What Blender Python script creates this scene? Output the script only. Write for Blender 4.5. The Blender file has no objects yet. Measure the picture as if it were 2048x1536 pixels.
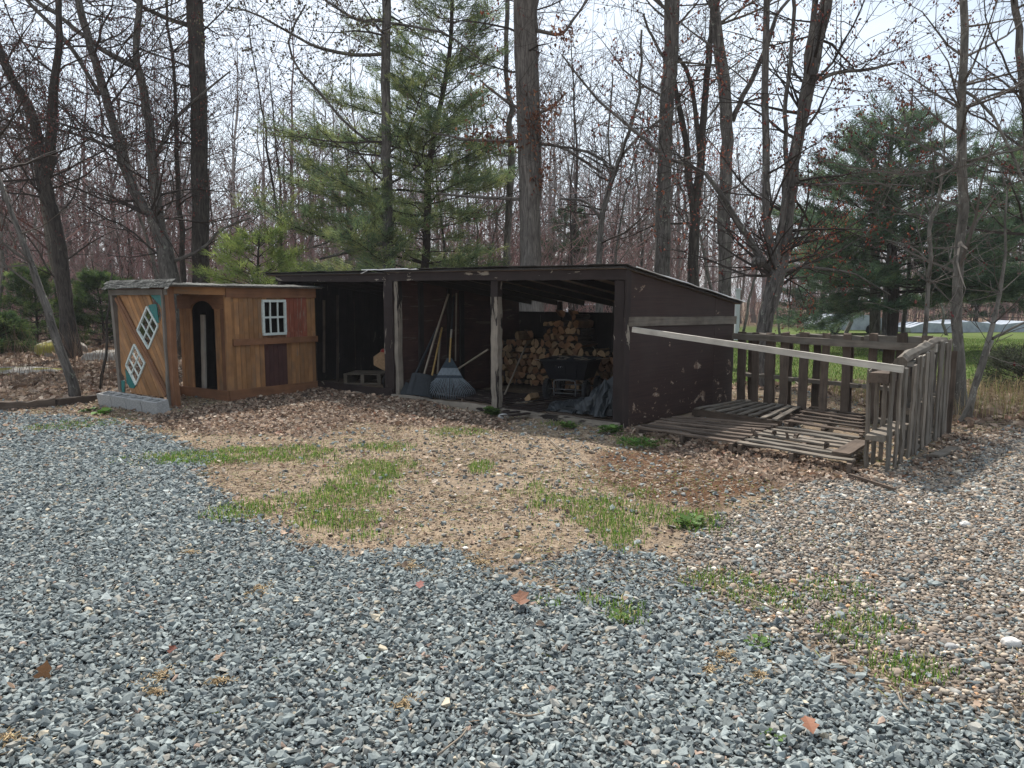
import bpy, bmesh, math, random
import numpy as np
from math import sin, cos, pi, radians
from mathutils import Vector

C = bpy.context.scene.collection
SC = bpy.context.scene
# ------------------------------------------------------------------ camera, sky, sun, exposure
PITCH = radians(6.39)
cam_d = bpy.data.cameras.new('camera'); cam = bpy.data.objects.new('camera', cam_d); C.objects.link(cam)
cam.location = (0, 0, 1.6); cam.rotation_euler = (radians(90) - PITCH, 0, 0)
cam_d.sensor_width = 36; cam_d.lens = 1500 / 2048 * 36; cam_d.clip_start = 0.05; cam_d.clip_end = 2000
SC.camera = cam
SUN_EL, SUN_AZ = radians(51), radians(-16)          # azimuth from +Y, minus = to the left
w = bpy.data.worlds.new('World'); SC.world = w; w.use_nodes = True
nt = w.node_tree; nt.nodes.clear()
sky = nt.nodes.new('ShaderNodeTexSky'); sky.sky_type = 'NISHITA'; sky.sun_disc = False
sky.sun_elevation = SUN_EL; sky.sun_rotation = SUN_AZ; sky.air_density = 1.0; sky.dust_density = 2.0
tc = nt.nodes.new('ShaderNodeTexCoord'); mp = nt.nodes.new('ShaderNodeMapping'); mp.inputs['Scale'].default_value = (1.1, 1.0, 3.4)
nz = nt.nodes.new('ShaderNodeTexNoise'); nz.inputs['Scale'].default_value = 2.1; nz.inputs['Detail'].default_value = 7; nz.inputs['Roughness'].default_value = .58
cr = nt.nodes.new('ShaderNodeValToRGB'); cr.color_ramp.elements[0].position = .36; cr.color_ramp.elements[1].position = .66
cr.color_ramp.elements[0].color = (.42, .42, .42, 1); cr.color_ramp.elements[1].color = (.97, .97, .97, 1)
mx = nt.nodes.new('ShaderNodeMix'); mx.data_type = 'RGBA'
mx.inputs[7].default_value = (7.6, 8.5, 9.4, 1)         # thin bright cloud sheet
bg = nt.nodes.new('ShaderNodeBackground'); bg.inputs[1].default_value = 0.095
wo = nt.nodes.new('ShaderNodeOutputWorld')
L = nt.links.new
L(tc.outputs['Generated'], mp.inputs[0]); L(mp.outputs[0], nz.inputs['Vector']); L(nz.outputs['Fac'], cr.inputs[0])
L(cr.outputs[0], mx.inputs[0]); L(sky.outputs[0], mx.inputs[6]); L(mx.outputs[2], bg.inputs[0]); L(bg.outputs[0], wo.inputs[0])
sd_ = bpy.data.lights.new('sun', 'SUN'); sd_.energy = 5.0; sd_.angle = radians(1.1); sd_.color = (1, .955, .89)
sun = bpy.data.objects.new('sun', sd_); C.objects.link(sun)
sv = Vector((sin(SUN_AZ) * cos(SUN_EL), cos(SUN_AZ) * cos(SUN_EL), sin(SUN_EL)))
sun.rotation_euler = (-sv).to_track_quat('-Z', 'Y').to_euler()
SC.view_settings.view_transform = 'Standard'; SC.view_settings.look = 'None'
SC.view_settings.exposure = 0.62; SC.view_settings.gamma = 1; SC.view_settings.use_curve_mapping = False
SC.cycles.max_bounces = 6; SC.cycles.diffuse_bounces = 3; SC.cycles.transparent_max_bounces = 4

# ------------------------------------------------------------------ photo geometry -> places
F_ = 1500.0
def ray(u, v):
    a, b = (u - 1024) / F_, (768 - v) / F_
    return np.array([a, cos(PITCH) + sin(PITCH) * b, -sin(PITCH) + cos(PITCH) * b])
def P(u, v, Y):
    r = ray(u, v); return np.array([0, 0, 1.6]) + r * (Y / r[1])
def G(u, v, z=0.0):
    r = ray(u, v); return np.array([0, 0, 1.6]) + r * ((z - 1.6) / r[2])
def nrm(v):
    v = np.asarray(v, float); return v / (np.linalg.norm(v) + 1e-12)

# ------------------------------------------------------------------ mesh accumulator
class MB:
    def __init__(s): s.V, s.L, s.T, s.M, s.G, s.I, s.K, s.n, s.sm = [], [], [], [], [], [], [], 0, []
    def add(s, V, loops, totals, mat=0, gr=None, tint=.5, col=None, smooth=False):
        V = np.asarray(V, float).reshape(-1, 3); k = len(V)
        loops = np.asarray(loops, np.int64).ravel(); totals = np.asarray(totals, np.int64).ravel()
        s.V.append(V); s.L.append(loops + s.n); s.T.append(totals)
        s.M.append(np.full(len(totals), mat, np.int32)); s.sm.append(np.full(len(totals), smooth, bool))
        s.G.append(V if gr is None else np.asarray(gr, float).reshape(-1, 3))
        s.I.append(np.broadcast_to(np.asarray(tint, float).ravel(), (k,)))
        s.K.append(np.broadcast_to(np.array([.5, .5, .5]) if col is None else np.asarray(col, float), (k, 3)))
        s.n += k
    def build(s, name, mats, parent=None, loc=None):
        if not s.V: return None
        me = bpy.data.meshes.new(name)
        V = np.concatenate(s.V); Lp = np.concatenate(s.L); T = np.concatenate(s.T)
        o0 = np.array(parent.location if parent is not None else (loc if loc is not None else (0, 0, 0)), float)
        if parent is not None and parent.parent is not None: o0 = o0 + np.array(parent.parent.location)
        me.vertices.add(len(V)); me.loops.add(len(Lp)); me.polygons.add(len(T))
        me.vertices.foreach_set('co', (V - o0).astype(np.float32).ravel())
        me.loops.foreach_set('vertex_index', Lp.astype(np.int32))
        me.polygons.foreach_set('loop_start', (np.cumsum(T) - T).astype(np.int32))
        me.polygons.foreach_set('material_index', np.concatenate(s.M).astype(np.int32))
        me.polygons.foreach_set('use_smooth', np.concatenate(s.sm))
        me.update(calc_edges=True)
        a = me.attributes.new('gr', 'FLOAT_VECTOR', 'POINT'); a.data.foreach_set('vector', np.concatenate(s.G).astype(np.float32).ravel())
        a = me.attributes.new('tint', 'FLOAT', 'POINT'); a.data.foreach_set('value', np.concatenate(s.I).astype(np.float32))
        K = np.concatenate(s.K); K4 = np.ones((len(K), 4), np.float32); K4[:, :3] = K
        a = me.attributes.new('col', 'FLOAT_COLOR', 'POINT'); a.data.foreach_set('color', K4.ravel())
        for m in (mats if isinstance(mats, (list, tuple)) else [mats]): me.materials.append(m)
        o = bpy.data.objects.new(name, me); C.objects.link(o)
        if parent is not None: o.parent = parent
        elif loc is not None: o.location = loc
        return o

def tag(o, label=None, cat=None, group=None, kind=None):
    if label: o['label'] = label
    if cat: o['category'] = cat
    if group: o['group'] = group
    if kind: o['kind'] = kind
    return o
def thing(name, label, cat, loc, group=None):
    o = bpy.data.objects.new(name, None); o.empty_display_size = .1; C.objects.link(o); o.location = tuple(float(x) for x in loc)
    return tag(o, label, cat, group)
def copy_tree(o, parent=None):
    c = o.copy(); C.objects.link(c)
    if parent is not None: c.parent = parent
    for ch in [x for x in bpy.data.objects if x.parent == o]: copy_tree(ch, c)
    return c
RN = np.random.default_rng(7)

def beam(mb, p0, p1, wd, ht, up=(0, 0, 1), mat=0, seg=5, jit=.0015, tint=None, endj=0.0):
    p0, p1 = np.asarray(p0, float), np.asarray(p1, float); d = p1 - p0; Ln = np.linalg.norm(d); d = d / Ln
    up = np.asarray(up, float)
    if abs(np.dot(up, d)) > .98: up = np.array([0, 1., 0])
    sd = nrm(np.cross(d, up)); up = np.cross(sd, d)
    off = RN.random(3) * 20; V, gr = [], []
    bow = RN.normal(0, jit, (seg + 1, 2))
    for i in range(seg + 1):
        t = i / seg; c = p0 + d * Ln * t + sd * bow[i, 0] + up * bow[i, 1]
        for a, b in ((-1, -1), (1, -1), (1, 1), (-1, 1)):
            e = RN.normal(0, endj) if i in (0, seg) else 0
            j = RN.normal(0, jit * .6, 2)
            V.append(c + sd * (a * wd / 2 + j[0]) + up * (b * ht / 2 + j[1]) + d * e)
            gr.append(off + np.array([t * Ln, a * wd / 2, b * ht / 2]))
    Lp, T = [], []
    for i in range(seg):
        for k in range(4):
            Lp += [i * 4 + k, i * 4 + (k + 1) % 4, i * 4 + 4 + (k + 1) % 4, i * 4 + 4 + k]; T.append(4)
    Lp += [3, 2, 1, 0]; T.append(4); q = seg * 4; Lp += [q, q + 1, q + 2, q + 3]; T.append(4)
    mb.add(V, Lp, T, mat, gr, RN.random() if tint is None else tint)

def catmull(pts, n):
    pts = np.asarray(pts, float); k = len(pts)
    if k < 3:
        t = np.linspace(0, 1, n)[:, None]; return pts[0] * (1 - t) + pts[-1] * t
    ext = np.vstack([2 * pts[0] - pts[1], pts, 2 * pts[-1] - pts[-2]]); out = []
    for x in np.linspace(0, k - 1 - 1e-6, n):
        i = int(x); t = x - i; a, b, c, d = ext[i:i + 4]
        out.append(.5 * (2 * b + (c - a) * t + (2 * a - 5 * b + 4 * c - d) * t * t + (3 * b - a - 3 * c + d) * t ** 3))
    return np.array(out)

def tube(mb, pts, rad, n=8, mat=0, tint=.5, rough=0.0, smooth=True, cap=True, col=None):
    pts = np.asarray(pts, float); k = len(pts); rad = np.broadcast_to(np.asarray(rad, float), (k,))
    tang = np.gradient(pts, axis=0); tang /= np.linalg.norm(tang, axis=1)[:, None] + 1e-12
    ref = np.array([0, 1., 0]) if abs(tang[0][2]) > .8 else np.array([0, 0, 1.])
    a = nrm(np.cross(tang[0], ref)); V, gr = [], []; ln = 0; off = RN.random(3) * 30
    th = np.arange(n) * 2 * pi / n
    ridge = RN.normal(0, 1, n)
    for i in range(k):
        a = nrm(a - tang[i] * np.dot(a, tang[i])); b = np.cross(tang[i], a)
        if i: ln += np.linalg.norm(pts[i] - pts[i - 1])
        r = rad[i] * (1 + rough * (.6 * ridge + .6 * RN.normal(0, 1, n)))
        V.append(pts[i] + np.outer(np.cos(th) * r, a) + np.outer(np.sin(th) * r, b))
        gr.append(np.stack([np.full(n, ln), np.cos(th) * rad[i], np.sin(th) * rad[i]], 1) + off)
    V = np.concatenate(V); gr = np.concatenate(gr)
    i = np.arange(k - 1)[:, None] * n; j = np.arange(n)[None]; j2 = (j + 1) % n
    Lp = np.stack([i + j, i + j2, i + n + j2, i + n + j], -1).reshape(-1, 4)
    loops = Lp.ravel().tolist(); tot = [4] * len(Lp)
    if cap: loops += list(range(n))[::-1] + [(k - 1) * n + q for q in range(n)]; tot += [n, n]
    mb.add(V, loops, tot, mat, gr, tint, col, smooth)

def segs(mb, S, mat=0, tint=.5, col=None):
    """many thin three-sided twigs at once; S rows = x0 y0 z0 x1 y1 z1 r0 r1"""
    S = np.asarray(S, float).reshape(-1, 8); k = len(S)
    if not k: return
    p0, p1 = S[:, :3], S[:, 3:6]; d = p1 - p0; ln = np.linalg.norm(d, axis=1)[:, None] + 1e-9; d = d / ln
    ref = np.where(np.abs(d[:, 2:3]) > .8, np.array([[0, 1., 0]]), np.array([[0, 0, 1.]]))
    a = np.cross(d, ref); a /= np.linalg.norm(a, axis=1)[:, None] + 1e-9; b = np.cross(d, a)
    V = np.empty((k, 6, 3)); gr = np.empty((k, 6, 3))
    for q in range(3):
        o = a * cos(q * 2 * pi / 3) + b * sin(q * 2 * pi / 3)
        V[:, q] = p0 + o * S[:, 6:7]; V[:, q + 3] = p1 + o * S[:, 7:8]
    gr[:] = V
    base = np.arange(k)[:, None] * 6
    f = np.array([0, 1, 4, 3, 1, 2, 5, 4, 2, 0, 3, 5])
    tt = np.repeat(np.broadcast_to(np.asarray(tint, float).ravel(), (k,)), 6)
    cc = None if col is None else np.repeat(np.broadcast_to(np.asarray(col, float), (k, 3)), 6, axis=0)
    mb.add(V, (base + f).ravel(), np.full(k * 3, 4), mat, gr, tt, cc, False)

# ---- convex polygon tools (for boards cut round openings)
def area2(p):
    x, y = np.array(p).T; return .5 * np.sum(x * np.roll(y, -1) - y * np.roll(x, -1))
def clip(poly, q, n, keep_in=True):
    out = []; sgn = 1 if keep_in else -1
    for i in range(len(poly)):
        a, b = np.array(poly[i], float), np.array(poly[(i + 1) % len(poly)], float)
        da, db = sgn * np.dot(a - q, n), sgn * np.dot(b - q, n)
        if da <= 0: out.append(tuple(a))
        if (da < 0 < db) or (db < 0 < da): out.append(tuple(a + (b - a) * (da / (da - db))))
    return out
def edges(poly):
    p = [np.array(x, float) for x in poly]
    if area2(p) < 0: p = p[::-1]
    for i in range(len(p)):
        e = p[(i + 1) % len(p)] - p[i]; yield p[i], nrm((e[1], -e[0]))
def inter(poly, conv):
    for q, n in edges(conv):
        poly = clip(poly, q, n)
        if len(poly) < 3: return []
    return poly
def subtract(polys, hole):
    out = []
    for poly in polys:
        rest = poly
        for q, n in edges(hole):
            o = clip(rest, q, n, False)
            if len(o) >= 3 and abs(area2(o)) > 1e-5: out.append(o)
            rest = clip(rest, q, n)
            if len(rest) < 3: break
    return out
def slab(mb, poly, O, U, V, t0, t1, mat=0, gdir=(0, 1), tint=None):
    """2D polygon in plane O,U,V pushed out along the normal from t0 to t1; grain runs along gdir"""
    if area2(poly) < 0: poly = poly[::-1]
    N = np.cross(U, V); k = len(poly); g = nrm(gdir); h = np.array([-g[1], g[0]]); off = RN.random(3) * 20
    P3 = np.array([O + U * p[0] + V * p[1] for p in poly]); pp = np.array(poly)
    g2 = np.stack([pp @ g, pp @ h, np.zeros(k)], 1) + off
    Vt = np.vstack([P3 + N * t0, P3 + N * t1]); gr = np.vstack([g2, g2 + [0, 0, t1 - t0]])
    Lp = list(range(k, 2 * k)) + list(range(k))[::-1]; T = [k, k]
    for i in range(k):
        j = (i + 1) % k; Lp += [i, j, j + k, i + k]; T.append(4)
    mb.add(Vt, Lp, T, mat, gr, RN.random() if tint is None else tint)
def boards(mb, region, direction, bw, gap, holes, O, U, V, t0, t1, mat=0, matf=None, tj=.0015, tint=None, span=None):
    """cover a convex region with parallel boards, cut round holes"""
    g = nrm(direction); h = np.array([-g[1], g[0]]); pr = np.array(region)
    lo, hi = (pr @ h).min(), (pr @ h).max(); gl, gh = (pr @ g).min() - .1, (pr @ g).max() + .1
    x = lo; k = 0
    while x < hi - .004:
        x2 = min(x + bw * RN.uniform(.97, 1.03), hi)
        strip = [g * gl + h * x, g * gh + h * x, g * gh + h * (x2 - gap), g * gl + h * (x2 - gap)]
        ps = inter([tuple(q) for q in strip], region); ps = [ps] if len(ps) > 2 else []
        for hl in holes: ps = subtract(ps, hl)
        tt = RN.random() if tint is None else tint; dt = RN.normal(0, tj)
        for q in ps:
            m = mat if matf is None else matf(np.mean(np.array(q), 0), k)
            slab(mb, q, O, U, V, t0 + dt, t1 + dt, m, g, tt)
        x = x2; k += 1

# ---- value noise
_T = np.random.default_rng(11).random((256, 256))
def vn(x, y, s=1.0, o=0.0):
    x = np.asarray(x) / s + o * 17.3; y = np.asarray(y) / s + o * 9.7
    xi, yi = np.floor(x).astype(int), np.floor(y).astype(int); fx, fy = x - xi, y - yi
    fx = fx * fx * (3 - 2 * fx); fy = fy * fy * (3 - 2 * fy)
    g = lambda a, b: _T[a % 256, b % 256]
    return (g(xi, yi) * (1 - fx) + g(xi + 1, yi) * fx) * (1 - fy) + (g(xi, yi + 1) * (1 - fx) + g(xi + 1, yi + 1) * fx) * fy
def fbm(x, y, s=1.0, o=0.0, n=4):
    r, a, t = 0, 1, 0
    for i in range(n): r = r + a * vn(x, y, s / 2 ** i, o + i); t += a; a *= .55
    return r / t
def sstep(x, a, b):
    t = np.clip((x - a) / (b - a), 0, 1); return t * t * (3 - 2 * t)

# ------------------------------------------------------------------ materials
def mat_new(name):
    m = bpy.data.materials.new(name); m.use_nodes = True; n = m.node_tree; n.nodes.clear()
    o = n.nodes.new('ShaderNodeOutputMaterial'); b = n.nodes.new('ShaderNodeBsdfPrincipled'); n.links.new(b.outputs[0], o.inputs[0])
    b.inputs['Specular IOR Level'].default_value = .25
    return m, n, b
def attr(n, name, out): a = n.nodes.new('ShaderNodeAttribute'); a.attribute_name = name; return a.outputs[out]
def noise(n, vec, sc, det=4, ro=.6, dist=0, scale=None):
    if scale is not None:
        mp = n.nodes.new('ShaderNodeMapping'); mp.inputs['Scale'].default_value = scale; n.links.new(vec, mp.inputs[0]); vec = mp.outputs[0]
    t = n.nodes.new('ShaderNodeTexNoise'); t.inputs['Scale'].default_value = sc; t.inputs['Detail'].default_value = det
    t.inputs['Roughness'].default_value = ro; t.inputs['Distortion'].default_value = dist; n.links.new(vec, t.inputs['Vector']); return t.outputs['Fac']
def ramp(n, fac, stops):
    r = n.nodes.new('ShaderNodeValToRGB'); e = r.color_ramp.elements
    while len(e) < len(stops): e.new(.5)
    for i, (p, c) in enumerate(stops): e[i].position = p; e[i].color = (*c, 1) if len(c) == 3 else c
    n.links.new(fac, r.inputs[0]); return r.outputs[0]
def mixc(n, fac, a, b, mode='MIX'):
    m = n.nodes.new('ShaderNodeMix'); m.data_type = 'RGBA'; m.blend_type = mode
    for i, x in ((0, fac), (6, a), (7, b)):
        if isinstance(x, (int, float)): m.inputs[i].default_value = x
        elif isinstance(x, tuple): m.inputs[i].default_value = (*x, 1)
        else: n.links.new(x, m.inputs[i])
    return m.outputs[2]
def mth(n, op, a, b=0.0, cl=False):
    m = n.nodes.new('ShaderNodeMath'); m.operation = op; m.use_clamp = cl
    for i, x in enumerate((a, b)):
        if isinstance(x, (int, float)): m.inputs[i].default_value = x
        else: n.links.new(x, m.inputs[i])
    return m.outputs[0]
def bump(n, b, h, st, dist=.01):
    k = n.nodes.new('ShaderNodeBump'); k.inputs['Strength'].default_value = st; k.inputs['Distance'].default_value = dist
    n.links.new(h, k.inputs['Height']); n.links.new(k.outputs[0], b.inputs['Normal'])

def m_wood(name, c_lo, c_hi, tintamt=.5, chip=None, chipcol=(.33, .29, .24), rough=.85, chip_pos=.62, weather=None):
    """grained wood; chip = share of flaked paint showing bare wood"""
    m, n, b = mat_new(name); g = attr(n, 'gr', 'Vector'); ti = attr(n, 'tint', 'Fac')
    gn = noise(n, g, 1, 6, .65, .4, (1.6, 38, 38)); gn2 = noise(n, g, 5, 3, .5)
    base = ramp(n, gn, [(.28, c_lo), (.72, c_hi)])
    base = mixc(n, .35, base, ramp(n, gn2, [(.3, tuple(x * .62 for x in c_lo)), (.7, tuple(min(1, x * 1.2) for x in c_hi))]))
    v = ramp(n, ti, [(0, (1 - tintamt * .5,) * 3), (1, (1 + tintamt * .35,) * 3)])
    base = mixc(n, 1.0, base, v, 'MULTIPLY')
    if weather: base = mixc(n, ramp(n, noise(n, g, 2.2, 4, .6, 0, (1, 3, 3)), [(.45, (0, 0, 0)), (.75, (.8, .8, .8))]), base, weather)
    hgt = gn
    if chip is not None:
        cn = noise(n, g, 1, 7, .62, .6, chip); msk = ramp(n, cn, [(chip_pos, (0, 0, 0)), (chip_pos + .012, (1, 1, 1))])
        bare = ramp(n, gn, [(.3, tuple(x * .6 for x in chipcol)), (.7, chipcol)])
        base = mixc(n, msk, base, bare); hgt = mth(n, 'SUBTRACT', gn, mth(n, 'MULTIPLY', msk, .6))
    n.links.new(base, b.inputs['Base Color']); b.inputs['Roughness'].default_value = rough
    bump(n, b, hgt, .55, .004); return m
def m_col(name, rough=.85, spec=.25, bumpsc=None, mult=1.0):
    m, n, b = mat_new(name); c = attr(n, 'col', 'Color')
    if mult != 1: c = mixc(n, 1.0, c, (mult,) * 3, 'MULTIPLY')
    if bumpsc:
        gg = attr(n, 'gr', 'Vector'); f = noise(n, gg, bumpsc, 3, .6); bump(n, b, f, .5, .004)
        c = mixc(n, 1.0, c, ramp(n, f, [(.3, (.78,) * 3), (.7, (1.22,) * 3)]), 'MULTIPLY')
    n.links.new(c, b.inputs['Base Color']); b.inputs['Roughness'].default_value = rough; b.inputs['Specular IOR Level'].default_value = spec
    return m
def m_thin(name, tr=.4):
    m, n, b = mat_new(name); c = attr(n, 'col', 'Color'); n.links.new(c, b.inputs['Base Color']); b.inputs['Roughness'].default_value = .7
    t = n.nodes.new('ShaderNodeBsdfTranslucent'); n.links.new(c, t.inputs[0]); x = n.nodes.new('ShaderNodeMixShader'); x.inputs[0].default_value = tr
    o = [q for q in n.nodes if q.type == 'OUTPUT_MATERIAL'][0]; n.links.new(b.outputs[0], x.inputs[1]); n.links.new(t.outputs[0], x.inputs[2]); n.links.new(x.outputs[0], o.inputs[0]); return m
def m_plain(name, c, rough=.6, metal=0, var=.25, spec=.4, sc=30):
    m, n, b = mat_new(name); f = noise(n, attr(n, 'gr', 'Vector'), sc, 5, .6)
    cc = ramp(n, f, [(.3, tuple(x * (1 - var) for x in c)), (.7, tuple(min(1, x * (1 + var)) for x in c))])
    if var > .45: cc = mixc(n, 1.0, cc, ramp(n, attr(n, 'tint', 'Fac'), [(0, (.55,) * 3), (1, (1.7,) * 3)]), 'MULTIPLY')
    n.links.new(cc, b.inputs['Base Color'])
    b.inputs['Roughness'].default_value = rough; b.inputs['Metallic'].default_value = metal; b.inputs['Specular IOR Level'].default_value = spec
    bump(n, b, f, .15, .003); return m
def m_bark(name, lo, hi, lich=(.30, .32, .25), lpos=.62, ridges=16, side=None):
    m, n, b = mat_new(name); g = attr(n, 'gr', 'Vector')
    f = noise(n, g, 1, 5, .7, 1.2, (2.6, ridges, ridges)); f2 = noise(n, g, 2.2, 3, .5)
    c = ramp(n, f, [(.33, lo), (.66, hi)]); c = mixc(n, 1.0, c, ramp(n, f2, [(.3, (.75,) * 3), (.7, (1.25,) * 3)]), 'MULTIPLY')
    lm = ramp(n, noise(n, g, 9, 5, .75), [(lpos, (0, 0, 0)), (lpos + .06, (.75,) * 3)]); c = mixc(n, lm, c, lich)
    n.links.new(c, b.inputs['Base Color']); b.inputs['Roughness'].default_value = .95; b.inputs['Specular IOR Level'].default_value = .1
    bump(n, b, f, 1.0, .02); return m

M = {}
M['brown'] = m_wood('brown paint flaking', (.016, .0105, .0095), (.032, .021, .019), .4, (2.2, 9, 9), (.32, .275, .22), .75, .61)
def m_sidewall():
    m, n, b = mat_new('brown painted plywood with flaked patches'); g = attr(n, 'gr', 'Vector'); tc_ = n.nodes.new('ShaderNodeTexCoord'); sx = n.nodes.new('ShaderNodeSeparateXYZ'); n.links.new(tc_.outputs['Object'], sx.inputs[0]); ht = sx.outputs[2]
    gn = noise(n, g, 1, 6, .65, .4, (1.2, 45, 45)); base = ramp(n, gn, [(.3, (.020, .0105, .0088)), (.7, (.042, .0215, .0175))])
    base = mixc(n, ramp(n, noise(n, g, 1.7, 4, .6), [(.45, (0,) * 3), (.7, (.6,) * 3)]), base, (.042, .028, .024))
    for sc_, p0 in (((3.2, 4.2, 3), .665), ((9, 16, 9), .72), ((1.0, 34, 9), .77)):
        cn = noise(n, g, 1, 8, .66, .5, sc_); low = mth(n, 'MULTIPLY', mth(n, 'SUBTRACT', 1.15, ht, True), .085); cn = mth(n, 'ADD', cn, low)
        msk = ramp(n, cn, [(p0, (0,) * 3), (p0 + .015, (1,) * 3)]); bare = ramp(n, noise(n, g, 14, 5, .7), [(.3, (.07, .042, .028)), (.5, (.20, .135, .095)), (.7, (.38, .33, .27))]); base = mixc(n, msk, base, bare)
    n.links.new(base, b.inputs['Base Color']); b.inputs['Roughness'].default_value = .7; bump(n, b, gn, .4, .003); return m
M['sidewall'] = m_sidewall()
M['brown_ply'] = m_wood('brown painted plywood', (.020, .0105, .0085), (.042, .021, .0165), .15, (3.6, 5.2, 3), (.27, .16, .10), .75, .625)
M['brown_in'] = m_wood('dark stained boards', (.009, .0075, .007), (.028, .023, .021), .9, (1.2, 7, 7), (.11, .095, .08), .85, .66)
M['red_in'] = m_wood('rough red brown board wall', (.022, .011, .009), (.06, .028, .023), .6, (1.5, 14, 14), (.10, .07, .055), .85, .6)
M['peel'] = m_wood('bare post wood with paint remains', (.10, .085, .068), (.29, .25, .205), .3, (1.2, 9, 9), (.022, .017, .015), .9, .555)
M['grey'] = m_wood('weathered grey wood', (.070, .056, .044), (.215, .182, .146), .8, (2, 30, 30), (.035, .028, .024), .92, .68, weather=(.15, .14, .12))
M['greyd'] = m_wood('dark weathered pallet wood', (.050, .036, .028), (.15, .112, .085), .8, (2, 22, 22), (.02, .016, .013), .92, .67)
M['pale'] = m_wood('pale bleached board', (.27, .245, .21), (.46, .425, .37), .3, (.8, 12, 12), (.15, .13, .11), .85, .72)
M['orange'] = m_wood('orange brown stained boards', (.225, .108, .044), (.37, .19, .082), .75, (1.6, 10, 10), (.25, .20, .15), .8, .69, weather=(.17, .115, .075))
M['orange_d'] = m_wood('darker brown stained boards', (.13, .058, .03), (.22, .105, .052), .4, (1.6, 10, 10), (.22, .19, .15), .75, .7)
M['plum'] = m_wood('plum brown paint', (.052, .022, .02), (.085, .038, .032), .2, (1.6, 10, 10), (.14, .09, .06), .7, .75)
M['redfade'] = m_wood('faded red boards', (.16, .045, .028), (.27, .085, .05), .5, (1.1, 16, 16), (.33, .22, .16), .8, .56)
M['greypaint'] = m_wood('grey brown trim', (.10, .085, .07), (.19, .165, .14), .3, (1.6, 10, 10), (.26, .24, .2), .85, .66)
M['teal'] = m_plain('teal paint', (.008, .125, .115), .55)
M['winwhite'] = m_plain('pale grey green window paint', (.50, .55, .52), .6, 0, .15)
M['shingle'] = m_plain('grey asphalt shingle', (.085, .083, .075), .95, 0, .7, .1, 28)
M['shingle_d'] = m_plain('dark asphalt shingle', (.045, .042, .04), .95, 0, .5, .1, 60)
M['metal'] = m_plain('bright drip edge metal', (.75, .75, .74), .4, 0, .1)
M['ply'] = m_wood('plywood underside', (.15, .11, .08), (.24, .18, .13), .4)
M['concrete'] = m_plain('grey concrete', (.30, .295, .285), .95, 0, .22, .1, 45)
M['cutwood'] = m_wood('pale split firewood', (.19, .12, .065), (.38, .25, .14), .9)
M['cutwood2'] = m_wood('orange split firewood', (.14, .07, .036), (.27, .14, .07), .9)
M['logbark'] = m_bark('firewood bark', (.03, .024, .02), (.10, .08, .065))
M['handle'] = m_wood('worn tool handle', (.13, .105, .08), (.27, .225, .175), .4)
M['handle_y'] = m_plain('yellow fibreglass', (.33, .21, .07), .5)
M['blackplastic'] = m_plain('black plastic', (.006, .0065, .009), .55, 0, .25, .2)
M['rakeblue'] = m_plain('slate blue rake plastic', (.030, .042, .055), .6, 0, .25, .2)
M['rakegrey'] = m_plain('light grey rake web', (.13, .155, .175), .5)
M['shovel'] = m_plain('dark grey shovel plastic', (.018, .022, .026), .6, 0, .25, .2)
M['steel'] = m_plain('dull steel', (.09, .09, .09), .6, .3)
M['rubber'] = m_plain('rubber', (.012, .012, .013), .85)
M['red'] = m_plain('red plastic', (.26, .02, .015), .5)
M['tan'] = m_plain('tan cardboard', (.34, .21, .11), .7)
M['white'] = m_plain('white paint', (.72, .75, .8), .5, 0, .06)
M['glassdark'] = m_plain('dark glass', (.03, .035, .04), .12)
M['tarp'] = m_plain('pale cover cloth', (.30, .33, .37), .8, 0, .25, .2, 3)
M['palestone'] = m_plain('pale quartz stone', (.52, .50, .47), .85, 0, .25, .2, 20)
M['stone'] = m_plain('grey fieldstone', (.27, .25, .22), .95, 0, .4, .1, 9)
M['bark_grey'] = m_bark('grey bark', (.030, .027, .024), (.165, .150, .135), lpos=.60)
M['bark_pale'] = m_bark('pale smooth bark', (.060, .054, .047), (.20, .185, .16), (.33, .33, .28), .60, ridges=9)
M['bark_dark'] = m_bark('dark bark', (.022, .019, .017), (.085, .074, .064), lpos=.66)
M['bark_oak'] = m_bark('furrowed oak bark', (.05, .043, .038), (.20, .18, .16), ridges=26, lpos=.7)
M['bark_pine'] = m_bark('pine bark', (.02, .016, .014), (.065, .05, .042), lpos=.7)
M['twig'] = m_col('twig bark', .95, .1)
M['leafm'] = m_thin('leaf surface', .25)
M['stones'] = m_col('crushed stone', 1.0, .12, 55)
M['pebbles'] = m_col('river pebble', .8, .3, 40)
M['blade'] = m_thin('blades', .4)
# ------------------------------------------------------------------ ground zones (real patches of ground, outlined on the ground plane)
def gp(lst): return [tuple(G(u, v)[:2]) for u, v in lst]
Z_GRAVEL = gp([(-1600, 850), (0, 822), (200, 838), (330, 880), (420, 905), (400, 940), (460, 985), (520, 1045), (600, 1085), (700, 1110), (850, 1085), (930, 1100), (1000, 1150), (1120, 1180), (1290, 1150),
               (1380, 1185), (1500, 1245), (1660, 1290), (1790, 1370), (1950, 1395), (2900, 1500), (5200, 2400), (1024, 3600), (-3500, 2400)])
Z_GRAVEL2 = gp([(1160, 1080), (1330, 1100), (1480, 1180), (1660, 1280), (1480, 1300), (1200, 1200), (1020, 1140)])
Z_PEB = gp([(1560, 985), (1700, 950), (1880, 905), (1980, 868), (2300, 838), (3200, 838), (4200, 1500), (2200, 1500), (1950, 1420), (1790, 1380), (1640, 1300), (1500, 1235), (1380, 1170), (1330, 1100), (1420, 1030)])
Z_LEAF = gp([(343, 828), (460, 806), (640, 782), (790, 800), (990, 840), (1010, 862), (850, 852), (700, 846), (650, 880), (520, 872), (420, 868), (300, 850)])
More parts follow.
